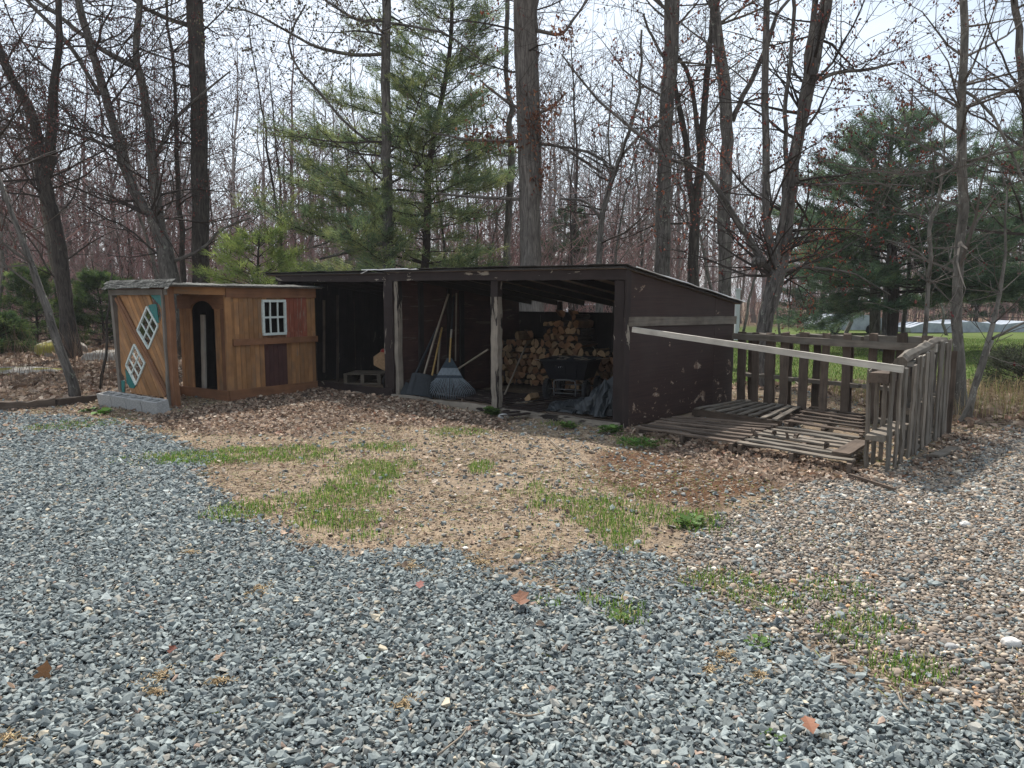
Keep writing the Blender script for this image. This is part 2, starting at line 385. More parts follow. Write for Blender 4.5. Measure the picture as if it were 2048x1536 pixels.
Z_LEAF2 = gp([(1240, 862), (1290, 858), (1470, 895), (1700, 940), (1780, 965), (1900, 905), (1890, 872), (2020, 862), (1900, 930), (1760, 985), (1560, 965), (1400, 925), (1330, 905)])
Z_MULCH = gp([(1180, 905), (1330, 895), (1500, 935), (1700, 965), (1500, 1000), (1420, 1040), (1330, 1010), (1180, 960)])
GRASS = [((420, 918), .75, .16, 1), ((540, 912), .8, .22, 1), ((610, 905), .5, .25, 1), ((380, 914), .3, .1, 1), ((750, 895), .35, .1, .6), ((735, 945), .45, .28, .9), ((700, 985), .35, .22, .9), ((560, 1010), .55, .16, .9), ((480, 1025), .28, .14, .8),
         ((645, 1035), .2, .14, .8), ((700, 1040), .25, .14, .7), ((770, 1060), .4, .14, .35), ((920, 865), .35, .14, .45), ((960, 935), .12, .12, .8), ((1290, 885), .32, .14, .9), ((1140, 1000), .5, .3, .5), ((1200, 1010), .45, .3, .75), ((1230, 1060), .22, .25, .9),
         ((1375, 1040), .25, .12, .9), ((1290, 1030), .3, .15, .6), ((1250, 1225), .14, .10, .9), ((1180, 1200), .1, .06, .7), ((1440, 1165), .25, .1, .7), ((1500, 1185), .2, .1, .6), ((1560, 1200), .12, .07, .6), ((1670, 1185), .2, .1, .5),
         ((1700, 1270), .16, .09, .8), ((1740, 1245), .2, .07, .6), ((1810, 1345), .22, .075, 1.0), ((1520, 1287), .07, .04, .8), ((150, 850), .5, .2, .5), ((95, 855), .3, .1, .5), ((1900, 1350), .06, .04, .6), ((1100, 1205), .08, .04, .5), ((1130, 850), .3, .1, .4)]
GRASS = [(G(*c)[:2], a, b, s) for c, a, b, s in GRASS]

def sdist(x, y, poly):
    x = np.asarray(x, float); y = np.asarray(y, float); d = np.full(x.shape, 1e18); ins = np.zeros(x.shape, bool); k = len(poly)
    for i in range(k):
        ax, ay = poly[i]; bx, by = poly[(i + 1) % k]; ex, ey = bx - ax, by - ay
        t = np.clip(((x - ax) * ex + (y - ay) * ey) / (ex * ex + ey * ey + 1e-12), 0, 1)
        d = np.minimum(d, (x - ax - t * ex) ** 2 + (y - ay - t * ey) ** 2)
        c = ((ay > y) != (by > y)); xs = ax + (y - ay) * ex / (ey if abs(ey) > 1e-12 else 1e-12); ins ^= c & (x < xs)
    return np.where(ins, 1, -1) * np.sqrt(d)
def zones(x, y):
    nz = (fbm(x, y, .9, 1) - .5) * 1.1 + (fbm(x, y, .22, 2) - .5) * .45
    k = np.clip(y / 8, .35, 1.3)
    gv = sstep(sdist(x, y, Z_GRAVEL) + nz * .55 * k, -.10, .22)
    gv = np.maximum(gv, .62 * sstep(sdist(x, y, Z_GRAVEL2) + nz * .4 * k, -.10, .15))
    pb = sstep(sdist(x, y, Z_PEB) + nz * .6 * k, -.12, .22)
    lf = np.maximum(sstep(sdist(x, y, Z_LEAF) + nz * .5, -.22, .2), sstep(sdist(x, y, Z_LEAF2) + nz * .4, -.2, .15))
    ml = sstep(sdist(x, y, Z_MULCH) + nz * .5, -.2, .25) * (1 - pb)
    wood = np.maximum(sstep(y + .16 * x + nz * .5, 13.4, 14.4) * (x > -30), 0)
    wood = np.maximum(wood, sstep(y - (10.9 + .0 * x) + nz * .2 + .0, .9, 1.1) * sstep(-x, 5.2, 5.8))
    wood = np.maximum(wood, sstep(y + nz * .5, 9.3, 9.9) * sstep(x, 5.1, 5.5))
    lawn = sstep(y + nz * 1.2, 13.2, 15.2) * sstep(x - .12 * y + nz, 1.6, 2.8) * (1 - sstep(y, 44, 48))
    gr = np.zeros(np.shape(x)); gs = np.zeros(np.shape(x))
    for (c, a, b, s) in GRASS:
        q = np.sqrt(((x - c[0]) / a) ** 2 + ((y - c[1]) / (b * 2.2)) ** 2); gr = np.maximum(gr, s * sstep(1.45 - q + nz * 1.1, 0, 1.1))
        if a < .4: gs = np.maximum(gs, s * sstep(1.3 - q + nz * .8, 0, .8))
    gr = gr * (.12 + .88 * sstep(fbm(x, y, .30, 41) + .28 * (gr - .5), .45, .68)); gr = np.maximum(gr * (.35 + .9 * vn(x, y, .06, 9)), gs * (1 - .5 * vn(x, y, .07, 5)))
    return dict(gravel=gv * (1 - pb), pebble=pb, leaf=lf, mulch=ml, wood=wood, lawn=lawn, grass=gr)
def gz(x, y):
    """height of the ground"""
    x = np.asarray(x, float); y = np.asarray(y, float)
    r = np.hypot(x, y)
    return (fbm(x, y, 1.7, 5) - .5) * .05 + (fbm(x, y, 9, 6) - .5) * .5 * sstep(y, 15, 40) + .5 * sstep(r, 60, 200)
gz0 = lambda x, y: float(gz(np.array([x]), np.array([y]))[0])

def axis_coords(lo, hi, step, far):
    a = np.arange(lo, hi + step / 2, step).tolist(); s = step
    x = hi
    while x < far: s *= 1.22; x += s; a.append(x)
    x = lo; s = step
    while x > -far: s *= 1.22; x -= s; a.insert(0, x)
    return np.array(a)
xs = axis_coords(-11, 10, .075, 450); ys = axis_coords(1.2, 17, .075, 450)
X, Y = np.meshgrid(xs, ys); Zh = gz(X, Y) + (fbm(X, Y, .18, 8) - .5) * .012
nx, ny = len(xs), len(ys); V = np.stack([X.ravel(), Y.ravel(), Zh.ravel()], 1)
i = np.arange(ny - 1)[:, None] * nx + np.arange(nx - 1)[None]
Lp = np.stack([i, i + 1, i + nx + 1, i + nx], -1).reshape(-1, 4)
z = zones(X.ravel(), Y.ravel())
gmb = MB(); gmb.add(V, Lp.ravel(), np.full(len(Lp), 4), 0, V, 0, np.stack([z['gravel'], z['pebble'], z['leaf']], 1), True)
m, n, b = mat_new('soil gravel and litter')
pos = attr(n, 'gr', 'Vector'); sp = n.nodes.new('ShaderNodeSeparateColor'); n.links.new(attr(n, 'col', 'Color'), sp.inputs[0])
s2 = n.nodes.new('ShaderNodeSeparateColor'); n.links.new(attr(n, 'zone', 'Color'), s2.inputs[0])
fine = noise(n, pos, 75, 6, .75); mid = noise(n, pos, 9, 6, .7); big = noise(n, pos, 1.3, 5, .6)
dirt = ramp(n, fine, [(.3, (.085, .066, .050)), (.5, (.20, .158, .118)), (.7, (.36, .295, .225))])
straw = ramp(n, noise(n, pos, 60, 5, .8), [(.33, (.13, .092, .064)), (.60, (.45, .355, .255))])
dirt = mixc(n, ramp(n, mid, [(.4, (0, 0, 0)), (.6, (.85,) * 3)]), dirt, straw)
dirt = mixc(n, 1.0, dirt, ramp(n, big, [(.3, (.84, .82, .8)), (.7, (1.1, 1.08, 1.05))]), 'MULTIPLY')
gravc = ramp(n, fine, [(.3, (.035, .037, .036)), (.5, (.10, .105, .105)), (.7, (.20, .21, .205))])
pebc = ramp(n, fine, [(.3, (.07, .055, .042)), (.5, (.17, .14, .11)), (.7, (.33, .29, .24))])
leafc = ramp(n, noise(n, pos, 28, 6, .75), [(.32, (.05, .036, .027)), (.5, (.15, .112, .085)), (.68, (.30, .24, .19))])
mulc = ramp(n, fine, [(.35, (.045, .024, .015)), (.65, (.16, .09, .052))])
woodc = ramp(n, noise(n, pos, 7, 8, .8), [(.32, (.05, .036, .024)), (.5, (.15, .108, .075)), (.68, (.28, .215, .155))])
lawnc = mixc(n, ramp(n, mid, [(.4, (0,) * 3), (.65, (.7,) * 3)]), ramp(n, noise(n, pos, 25, 6, .8), [(.3, (.04, .07, .02)), (.7, (.10, .14, .04))]), (.13, .14, .05))
c = mixc(n, s2.outputs[0], dirt, mulc); c = mixc(n, sp.outputs[2], c, leafc); c = mixc(n, sp.outputs[0], c, gravc); c = mixc(n, sp.outputs[1], c, pebc)
c = mixc(n, s2.outputs[1], c, woodc); c = mixc(n, s2.outputs[2], c, lawnc)
n.links.new(c, b.inputs['Base Color']); b.inputs['Roughness'].default_value = 1; b.inputs['Specular IOR Level'].default_value = .05
bump(n, b, mth(n, 'ADD', fine, mth(n, 'MULTIPLY', mid, .6)), .9, .015)
M['ground'] = m
g = gmb.build('ground', M['ground']); tag(g, kind='structure')
a = g.data.attributes.new('zone', 'FLOAT_COLOR', 'POINT')
Z4 = np.ones((len(V), 4), np.float32); Z4[:, 0] = z['mulch']; Z4[:, 1] = z['wood']; Z4[:, 2] = z['lawn']; a.data.foreach_set('color', Z4.ravel())

# ------------------------------------------------------------------ scattered small stuff
R = np.random.default_rng(21)
def jgrid(x0, x1, y0, y1, st):
    gx, gy = np.meshgrid(np.arange(x0, x1, st), np.arange(y0, y1, st)); k = gx.size
    x = gx.ravel() + R.uniform(-.55, .55, k) * st; y = gy.ravel() + R.uniform(-.55, .55, k) * st
    ok = np.abs(x) < .86 * y + .9; return x[ok], y[ok]
def rotm(yaw, tx, ty):
    cz, sz, cx, sx, cy, sy = np.cos(yaw), np.sin(yaw), np.cos(tx), np.sin(tx), np.cos(ty), np.sin(ty); k = len(yaw)
    A = np.zeros((k, 3, 3)); B = np.zeros((k, 3, 3)); D = np.zeros((k, 3, 3))
    A[:, 0, 0] = cz; A[:, 0, 1] = -sz; A[:, 1, 0] = sz; A[:, 1, 1] = cz; A[:, 2, 2] = 1
    B[:, 0, 0] = 1; B[:, 1, 1] = cx; B[:, 1, 2] = -sx; B[:, 2, 1] = sx; B[:, 2, 2] = cx
    D[:, 0, 0] = cy; D[:, 0, 2] = sy; D[:, 2, 0] = -sy; D[:, 2, 2] = cy; D[:, 1, 1] = 1
    return A @ B @ D
def scatter(mb, protos, x, y, zz, scl, yaw, tx, ty, col, mat=0, smooth=False):
    """protos = list of (verts, loops, totals); scl (k,3)"""
    pid = R.integers(0, len(protos), len(x)); RM = rotm(yaw, tx, ty)
    for i, (pv, pl, pt) in enumerate(protos):
        s = pid == i; k = int(s.sum())
        if not k: continue
        v = pv[None] * scl[s][:, None]; v = np.einsum('kij,knj->kni', RM[s], v)
        v = v + np.stack([x[s], y[s], zz[s]], 1)[:, None]
        base = np.arange(k)[:, None] * len(pv)
        mb.add(v, (base + pl[None]).ravel(), np.tile(pt, k), mat, (pv[None] * scl[s][:, None] + R.random((k, 1, 3)) * 9), .5,
               np.repeat(col[s], len(pv), axis=0), smooth)
def hull(seed, npts, mode):
    r = np.random.default_rng(seed); bm = bmesh.new()
    p = r.normal(0, 1, (npts, 3)); p /= np.linalg.norm(p, axis=1)[:, None]
    if mode == 'sharp': p = np.sign(p) * np.abs(p) ** .75 * r.uniform(.72, 1.08, (npts, 1))
    for q in p: bm.verts.new(q)
    res = bmesh.ops.convex_hull(bm, input=bm.verts); bmesh.ops.delete(bm, geom=[v for v in res['geom_interior'] if isinstance(v, bmesh.types.BMVert)], context='VERTS')
    bm.verts.index_update(); pv = np.array([v.co[:] for v in bm.verts]); pl = np.array([v.index for f in bm.faces for v in f.verts]); pt = np.array([len(f.verts) for f in bm.faces]); bm.free()
    return pv, pl, pt
SH = [hull(i, 11, 'sharp') for i in range(14)]; RO = [hull(50 + i, 16, 'round') for i in range(8)]
def pick(pal, wts, k, jit=.18):
    pal = np.array(pal); c = pal[R.choice(len(pal), k, p=np.array(wts) / np.sum(wts))]
    return np.clip(c * R.lognormal(0, jit, (k, 1)), .004, .9)
OX = np.array([1.36, 9.2]); AX = np.array([-.756, .655]); DX = np.array([.655, .756])
KX = np.array([-4.48, 11.8]); E1 = np.array([.555, .832]); E2 = np.array([-.832, .555])
def inside_build(x, y):
    s = (x - OX[0]) * AX[0] + (y - OX[1]) * AX[1]; t = (x - OX[0]) * DX[0] + (y - OX[1]) * DX[1]
    a = (s > -.02) & (s < 7.65) & (t > -.02) & (t < 3.15)
    p = (x - KX[0]) * E1[0] + (y - KX[1]) * E1[1]; q = (x - KX[0]) * E2[0] + (y - KX[1]) * E2[1]
    return a | ((p > 0) & (p < 1.82) & (q > -.02) & (q < 1.26))
def in_pen(x, y):
    return sdist(x, y, [tuple(p[:2]) for p in (G(1268, 858), G(1700, 925), G(1740, 860), G(1600, 812), G(1390, 812))]) > -.03

# crushed stone
mb = MB()
for (y0, y1, st) in ((1.6, 5.0, .0172), (5.0, 8.0, .0222), (8.0, 13.0, .032)):
    x, y = jgrid(-11, 7, y0, y1, st); z = zones(x, y)
    pr = np.maximum(z['gravel'] ** .8, .03 * (1 - z['leaf'])) * (1 - .75 * z['grass']) * (1 - .97 * z['pebble']) * (1 - z['wood'])
    pr = np.maximum(pr, .30 * z['pebble'] * (R.random(len(x)) < .5))
    ok = (R.random(len(x)) < pr) & ~inside_build(x, y); x, y = x[ok], y[ok]; k = len(x)
    sz = R.lognormal(0, .40, k) * st * .66; sz = np.minimum(sz, .030)
    scl = np.stack([sz * R.uniform(.95, 1.65, k), sz * R.uniform(.75, 1.1, k), sz * R.uniform(.42, .8, k)], 1)
    col = pick([(.205, .228, .222), (.155, .174, .172), (.27, .292, .28), (.115, .128, .130), (.25, .24, .212), (.36, .315, .24), (.27, .20, .16)], [10, 8, 2.6, 3.5, 2.5, .5, .3], k, .14)
    scatter(mb, SH, x, y, gz(x, y) + .004 + R.uniform(-.004, .012, k), scl, R.uniform(0, 6.3, k), R.normal(0, .38, k), R.normal(0, .38, k), col)
tag(mb.build('gravel', M['stones']), 'blue grey crushed stone spread over the drive', 'gravel', kind='stuff')
# river pebbles
mb = MB()
for (y0, y1, st) in ((2.5, 6.0, .0168), (6.0, 11.0, .025)):
    x, y = jgrid(-1, 8.5, y0, y1, st); z = zones(x, y)
    pr = np.maximum(z['pebble'], .05 * (1 - z['gravel']) * (1 - z['leaf'])) * (1 - .7 * z['grass']) * (1 - z['wood'])
    pr = np.maximum(pr, .10 * z['gravel'] * sstep(x, 1.0, 3.0))
    ok = (R.random(len(x)) < pr) & ~inside_build(x, y) & ~in_pen(x, y); x, y = x[ok], y[ok]; k = len(x)
    sz = R.lognormal(0, .42, k) * st * .52; sz = np.minimum(sz, .032)
    scl = np.stack([sz * R.uniform(1, 1.5, k), sz * R.uniform(.8, 1.1, k), sz * R.uniform(.5, .8, k)], 1)
    col = pick([(.235, .185, .14), (.34, .285, .22), (.50, .45, .38), (.165, .135, .11), (.19, .185, .17), (.34, .20, .11), (.11, .095, .08)], [9, 4.5, 1.3, 8, 5, .8, 5], k, .2)
    scatter(mb, RO, x, y, gz(x, y) + .003 + R.uniform(-.003, .009, k), scl, R.uniform(0, 6.3, k), R.normal(0, .3, k), R.normal(0, .3, k), col, 0, True)
tag(mb.build('pebble_gravel', M['pebbles']), 'tan and grey rounded pebbles right of the grassy dirt', 'pebbles', kind='stuff')

# leaf prototypes: curled, with a real fold
def leafproto(seed, lobed=True):
    r = np.random.default_rng(seed); npt = 7; V = []; f = []
    cu, fo, tw = r.uniform(-1.4, 2.0), r.uniform(.1, .8), r.normal(0, .6)
    for i in range(npt):
        t = i / (npt - 1); wd = .42 * sin(pi * min(1, t * .93 + .07)) ** .7 * ((.55 if i % 2 else 1.0) if lobed else 1)
        if i in (0,): wd = .02
        yy = t - .5; zz = cu * .35 * (t - .5) ** 2 + .02; a = tw * (t - .5)
        for s in (-1, 0, 1): V.append((s * wd * cos(fo) * cos(a), yy, zz + abs(s) * wd * sin(fo) + s * wd * sin(a)))
    for i in range(npt - 1):
        for s in (0, 1): f += [i * 3 + s, i * 3 + s + 1, i * 3 + s + 4, i * 3 + s + 3]
    return np.array(V), np.array(f), np.full(len(f) // 4, 4)
LEAF = [leafproto(i, i % 2 == 0) for i in range(9)]
LPAL = [(.33, .235, .17), (.24, .165, .12), (.44, .34, .26), (.13, .085, .06), (.50, .41, .32), (.09, .06, .045), (.22, .12, .08)]
LW = [8, 7, 5, 4, 2.5, 3, 1]
mb = MB()
def leaves(x, y, sz0, lift=.01, big=1):
    ok = ~inside_build(x, y) & ~in_pen(x, y); x, y = x[ok], y[ok]; k = len(x)
    s = sz0 * R.lognormal(0, .3, k); scl = np.stack([s, s, s], 1)
    scatter(mb, LEAF, x, y, gz(x, y) + lift + R.random(k) * lift * 1.5, scl, R.uniform(0, 6.3, k), R.normal(0, .45, k), R.normal(0, .45, k), pick(LPAL, LW, k, .22))
x, y = jgrid(-8, 7, 6.5, 16, .034); z = zones(x, y); ok = R.random(len(x)) < .60 * z['leaf'] * (.55 + .6 * vn(x, y, .5, 19)) * (1 - z['lawn']); leaves(x[ok], y[ok], .047)
x, y = jgrid(-8, 7, 2.3, 13, .07); z = zones(x, y); ok = R.random(len(x)) < .13 * (1 - z['gravel']) * (1 - z['pebble']) + .010; leaves(x[ok], y[ok], .04)
x, y = jgrid(-9, 1, 8.0, 12.5, .055); z = zones(x, y); ok = R.random(len(x)) < .30 * (1 - z['wood']) * sstep(y - .25 * x, 9.0, 11.5); leaves(x[ok], y[ok], .042)
x, y = jgrid(-20, 14, 9, 20, .10); z = zones(x, y); ok = R.random(len(x)) < .9 * z['wood'] * (1 - z['lawn']); leaves(x[ok], y[ok], .095)
x, y = jgrid(-30, 20, 20, 36, .26); z = zones(x, y); ok = R.random(len(x)) < .9 * z['wood'] * (1 - z['lawn']); leaves(x[ok], y[ok], .2, .02)
# drift of leaves along the sill and under the pallet edge
t = R.uniform(3.2, 7.5, 3200); dd = np.abs(R.normal(0, .16, 3200)); leaves(OX[0] + AX[0] * t - DX[0] * dd, OX[1] + AX[1] * t - DX[1] * dd, .055, .02)
e0, e1 = G(1270, 866)[:2], G(1712, 940)[:2]; t = R.random(900); dd = np.abs(R.normal(0, .13, 900)); leaves(e0[0] + (e1[0] - e0[0]) * t - .25 * dd, e0[1] + (e1[1] - e0[1]) * t - dd, .06, .015)
tag(mb.build('leaf_litter', M['leafm']), 'dry brown leaves lying on the ground', 'fallen leaves', kind='stuff')

# straw, dead grass and wood chips
mb = MB()
x, y = jgrid(-7, 7, 2.6, 12.5, .024); z = zones(x, y)
cl = sstep(fbm(x, y, .7, 14), .42, .62)
ok = (R.random(len(x)) < (.25 + .75 * cl) * .8 * (1 - z['gravel'] * .96) * (1 - z['leaf'] * .8) * (1 - z['pebble'] * .9)) & ~inside_build(x, y) & ~in_pen(x, y)
x, y = x[ok], y[ok]; k = len(x); a = R.uniform(0, 2 * pi, k); ln = R.uniform(.02, .07, k); zz = gz(x, y) + R.uniform(.003, .016, k)
S = np.stack([x, y, zz, x + np.cos(a) * ln, y + np.sin(a) * ln, zz + R.normal(0, .006, k), np.full(k, .0023), np.full(k, .0015)], 1)
segs(mb, S, 0, .5, pick([(.50, .39, .28), (.36, .26, .18), (.62, .52, .39), (.17, .11, .07), (.30, .32, .12)], [5, 4, 3, 4, 2.2], k))
# clumps of yellow seed chaff on the stones
for (u, v, r_) in ((320, 1362, .10), (15, 1490, .12), (310, 1395, .05), (810, 1415, .08), (1600, 1310 - 20, .0), (1450, 1310, .10), (1520, 1350, .12), (440, 1370, .05), (520, 1190, .12), (380, 1110, .08), (820, 1140, .2), (960, 1130, .25), (1640, 945, .3), (1420, 1340, .06)):
    if r_ == 0: continue
    c = G(u, v); r_ *= 1.5; k = int(520 * r_ + 40); an = R.uniform(0, 6.3, k); rr = r_ * R.random(k) ** .9 * (.5 + .5 * np.sin(an * 2 + u)); x = c[0] + np.cos(an) * rr; y = c[1] + np.sin(an) * rr * .8
    a = R.uniform(0, 6.3, k); ln = R.uniform(.008, .03, k); zz = gz(x, y) + R.uniform(.012, .028, k)
    segs(mb, np.stack([x, y, zz, x + np.cos(a) * ln, y + np.sin(a) * ln, zz + R.normal(0, .005, k), np.full(k, .0022), np.full(k, .0018)], 1), 0, .5, pick([(.50, .40, .25), (.38, .28, .17), (.55, .42, .24)], [1, 1, .6], k))
# chips
x, y = jgrid(-7, 7, 3.2, 12.5, .028); z = zones(x, y); ok = (R.random(len(x)) < .25 * (1 - z['gravel'] * .97) * (1 - z['pebble'] * .85)) & ~inside_build(x, y) & ~in_pen(x, y); x, y = x[ok], y[ok]; k = len(x)
s = R.lognormal(0, .4, k) * .0065; scatter(mb, SH, x, y, gz(x, y) + .003, np.stack([s * 1.3, s, s * .6], 1), R.uniform(0, 6.3, k), R.normal(0, .4, k), R.normal(0, .4, k), pick([(.12, .085, .06), (.20, .155, .12), (.30, .25, .20), (.07, .05, .035), (.22, .215, .20)], [4, 4, 2, 3, 2], k))
x, y = jgrid(-6, 7, 3.5, 12.5, .10); z = zones(x, y); ok = (R.random(len(x)) < .28 * (1 - z['gravel'] * .9) + .5 * z['mulch']) & ~inside_build(x, y) & ~in_pen(x, y); x, y = x[ok], y[ok]; k = len(x)
s = R.uniform(.006, .02, k); scatter(mb, SH, x, y, gz(x, y) + .006, np.stack([s * 1.6, s * .5, s * .25], 1), R.uniform(0, 6.3, k), R.normal(0, .2, k), R.normal(0, .2, k), pick([(.42, .35, .27), (.22, .16, .11), (.55, .50, .42)], [3, 3, 1], k))
tag(mb.build('straw_and_chips', M['blade']), 'pale straw and wood chips over bare dirt', 'straw', kind='stuff')

# grass
def blades(mb, x, y, h, pal, wts, wd=.0022, lean=.5, z0=0):
    k = len(x); a = R.uniform(0, 2 * pi, k); b2 = R.uniform(0, 2 * pi, k); L_ = h * R.uniform(.5, 1.2, k); ln = np.abs(R.normal(0, lean, k))
    zb = gz(x, y) + z0; c, s = np.cos(a) * wd, np.sin(a) * wd; dx, dy = np.cos(b2), np.sin(b2)
    V = np.empty((k, 5, 3))
    V[:, 0] = np.stack([x - c, y - s, zb], 1); V[:, 1] = np.stack([x + c, y + s, zb], 1)
    mx_, my_ = x + dx * L_ * ln * .3, y + dy * L_ * ln * .3
    V[:, 2] = np.stack([mx_ + c * .8, my_ + s * .8, zb + L_ * .6], 1); V[:, 3] = np.stack([mx_ - c * .8, my_ - s * .8, zb + L_ * .6], 1)
    V[:, 4] = np.stack([x + dx * L_ * ln, y + dy * L_ * ln, zb + L_ * (1 - .35 * ln)], 1)
    base = np.arange(k)[:, None] * 5; lp = (base + np.array([0, 1, 2, 3, 3, 2, 4])[None]).ravel()
    mb.add(V, lp, np.tile([4, 3], k), 0, V, .5, np.repeat(pick(pal, wts, k, .25), 5, axis=0))
GP = [(.10, .19, .03), (.145, .235, .045), (.07, .135, .022), (.24, .26, .08), (.40, .33, .18)]; GW = [6, 5, 4, 2.5, 2]
mb = MB(); x, y = jgrid(-8, 6.5, 2.5, 13, .0135); z = zones(x, y)
ok = (R.random(len(x)) < z['grass'] * .9) & ~inside_build(x, y) & ~in_pen(x, y); blades(mb, x[ok], y[ok], .05, GP, GW, .0032)
x, y = jgrid(-8, 6.5, 3.0, 13, .03); z = zones(x, y); gn = sstep(fbm(x, y, .6, 31), .52, .66)
ok = (R.random(len(x)) < .30 * gn * (1 - z['gravel']) * (1 - z['leaf'])) & ~inside_build(x, y) & ~in_pen(x, y); blades(mb, x[ok], y[ok], .03, GP, [4, 3, 3, 3, 4])
tag(mb.build('grass', M['blade']), 'thin green grass growing in patches through dirt and gravel', 'grass', kind='stuff')
mb = MB(); x, y = jgrid(2, 22, 13, 32, .075); z = zones(x, y); ok = R.random(len(x)) < z['lawn'] * .95
blades(mb, x[ok], y[ok], .07, [(.11, .18, .04), (.09, .14, .03), (.19, .20, .07)], [4, 3, 1.5], .009)
tag(mb.build('lawn_grass', M['blade']), 'sunlit green lawn beyond the pallet fence', 'grass', kind='stuff')
# dry tall weeds by the right-hand trees and brambles at left
mb = MB(); k = 2600
x = R.uniform(5.2, 9.5, k); y = R.uniform(9.8, 13.2, k); blades(mb, x, y, .42, [(.34, .26, .15), (.24, .17, .09), (.18, .22, .06)], [4, 3, 2], .003, .6)
k = 700; x = R.uniform(-14, -5.6, k); y = R.uniform(12.2, 20, k); ok = ~inside_build(x, y); x, y = x[ok], y[ok]; k = len(x); h = R.uniform(.3, 1.1, k); a = R.normal(0, .12, (k, 2))
zz = gz(x, y); S = np.stack([x, y, zz, x + a[:, 0] * h, y + a[:, 1] * h, zz + h * .6, np.full(k, .004), np.full(k, .003)], 1)
S2 = S.copy(); S2[:, :3] = S[:, 3:6]; S2[:, 3] += a[:, 1] * h; S2[:, 4] += a[:, 0] * h; S2[:, 5] += h * .4; S2[:, 6] = .003; S2[:, 7] = .0015
segs(mb, np.vstack([S, S2]), 0, .5, pick([(.16, .09, .06), (.22, .15, .10), (.28, .22, .16)], [3, 3, 2], 2 * k))
tag(mb.build('dry_weeds', M['blade']), 'thin dead stalks and dry weeds at the edge of the woods', 'weeds', kind='stuff')
# ------------------------------------------------------------------ the wood shed
def S3(s, t, z): return np.array([OX[0] + AX[0] * s + DX[0] * t, OX[1] + AX[1] * s + DX[1] * t, z])
a3 = np.array([*AX, 0.]); d3 = np.array([*DX, 0.]); Z3 = np.array([0, 0, 1.])
SL = 7.62; DP = 3.1
def ztop(s, t): return 2.0 + .013 * s - .135 * t
shed = thing('wood_shed', 'long low dark brown lean-to wood shed with peeling paint and three open bays', 'shed', S3(0, 0, 0))
# side wall facing the pen
mb = MB()
for t0_, t1_ in ((.05, 2.436), (2.442, DP)): slab(mb, [(t0_, .02), (t1_, .02), (t1_, ztop(0, t1_) - .04), (t0_, ztop(0, t0_) - .04)], S3(0, 0, 0), d3, Z3, -.02, .02, 0, (1, 0), .5)
side = mb.build('side_wall', M['sidewall'], shed)
mb = MB(); beam(mb, S3(-.035, .06, 1.335), S3(-.035, DP + .03, 1.30), .025, .115, seg=8, jit=.003); mb.build('trim_board', M['grey'], shed)
mb = MB(); beam(mb, S3(-.03, .04, .0), S3(-.03, .04, 1.96), .03, .10, up=-d3, jit=.003, seg=9); mb.build('corner_trim', M['brown'], shed)
def wallboards(name, s0, s1, t, z0, z1f, mat, bw=.16, th=.02, face='s', gap=.006, holes=[]):
    mb = MB()
    if face == 's': O, U = S3(0, t, 0), a3; reg = [(s0, z0), (s1, z0), (s1, z1f(s1)), (s0, z1f(s0))]
    else: O, U = S3(t, 0, 0), d3; reg = [(s0, z0), (s1, z0), (s1, z1f(s1)), (s0, z1f(s0))]
    boards(mb, reg, (0, 1), bw, gap, holes, O, U, Z3, -th / 2, th / 2, 0, None, .006)
    return mb.build(name, mat, shed)
wallboards('back_wall', .0, 4.3, DP, .0, lambda s: 1.385, M['brown_in'], .30, gap=.002)
wallboards('back_wall', 4.3, SL, DP - .02, .0, lambda s: ztop(s, DP) - .05, M['brown_in'], .19, gap=.004)
mb = MB(); slab(mb, [(0.02, .0), (DP - .03, .0), (DP - .03, ztop(4.3, DP) - .06), (.02, ztop(4.3, .0) - .08)], S3(4.3, 0, 0), d3, Z3, -.015, .015, 0, (1, 0), .7)
mb.build('partition_wall', M['red_in'], shed)
wallboards('end_wall', .02, DP, SL, .0, lambda t: ztop(SL, t) - .05, M['brown_in'], .19, face='d', gap=.004)
for s, t, w1, w2, m_, top in ((.075, .06, .14, .09, 'brown', None), (2.14, .06, .125, .10, 'peel', .92), (4.245, .05, .085, .09, 'peel', None), (4.40, .02, .215, .10, 'brown', None), (SL - .06, .05, .1, .1, 'brown', None)):
    mb = MB(); zt = ztop(s, t) - .155
    if top:
        beam(mb, S3(s, t, -.02), S3(s, t, zt - .22), w1, w2, up=d3, seg=14, jit=.004); beam(mb, S3(s, t, zt - .22), S3(s, t, zt), w1 + .003, w2 + .003, up=d3, mat=1, seg=3)
    else: beam(mb, S3(s, t, -.02), S3(s, t, zt), w1, w2, up=d3, seg=14, jit=.004)
    mb.build('post', [M[m_], M['brown']], shed)
for t in (.55, 1.2, 1.5, 2.3):
    mb = MB(); beam(mb, S3(4.26, t, 0), S3(4.26, t, ztop(4.3, t) - .1), .09, .04, up=a3, seg=6); mb.build('wall_stud', M['brown_in'], shed)
for s in (.9, 2.1, 3.3):
    mb = MB(); beam(mb, S3(s, DP - .04, 0), S3(s, DP - .04, ztop(s, DP) - .05), .09, .05, up=d3, seg=5); mb.build('wall_stud', M['brown_in'], shed)
mb = MB(); beam(mb, S3(-.05, .0, ztop(-.05, 0) - .085), S3(4.42, .0, ztop(4.4, 0) - .085), .04, .135, seg=14, jit=.0025); mb.build('header_beam', M['brown'], shed)
mb = MB(); beam(mb, S3(4.43, .0, ztop(4.43, 0) - .105), S3(SL + .03, .0, ztop(SL, 0) - .085), .04, .13, seg=12, jit=.0025); mb.build('header_beam', M['brown'], shed)
for s in np.arange(.4, SL, .61):
    mb = MB(); beam(mb, S3(s, .03, ztop(s, 0) - .075), S3(s, DP + .05, ztop(s, DP) - .075), .04, .09, seg=4); mb.build('rafter', M['brown_in'], shed)
mb = MB()
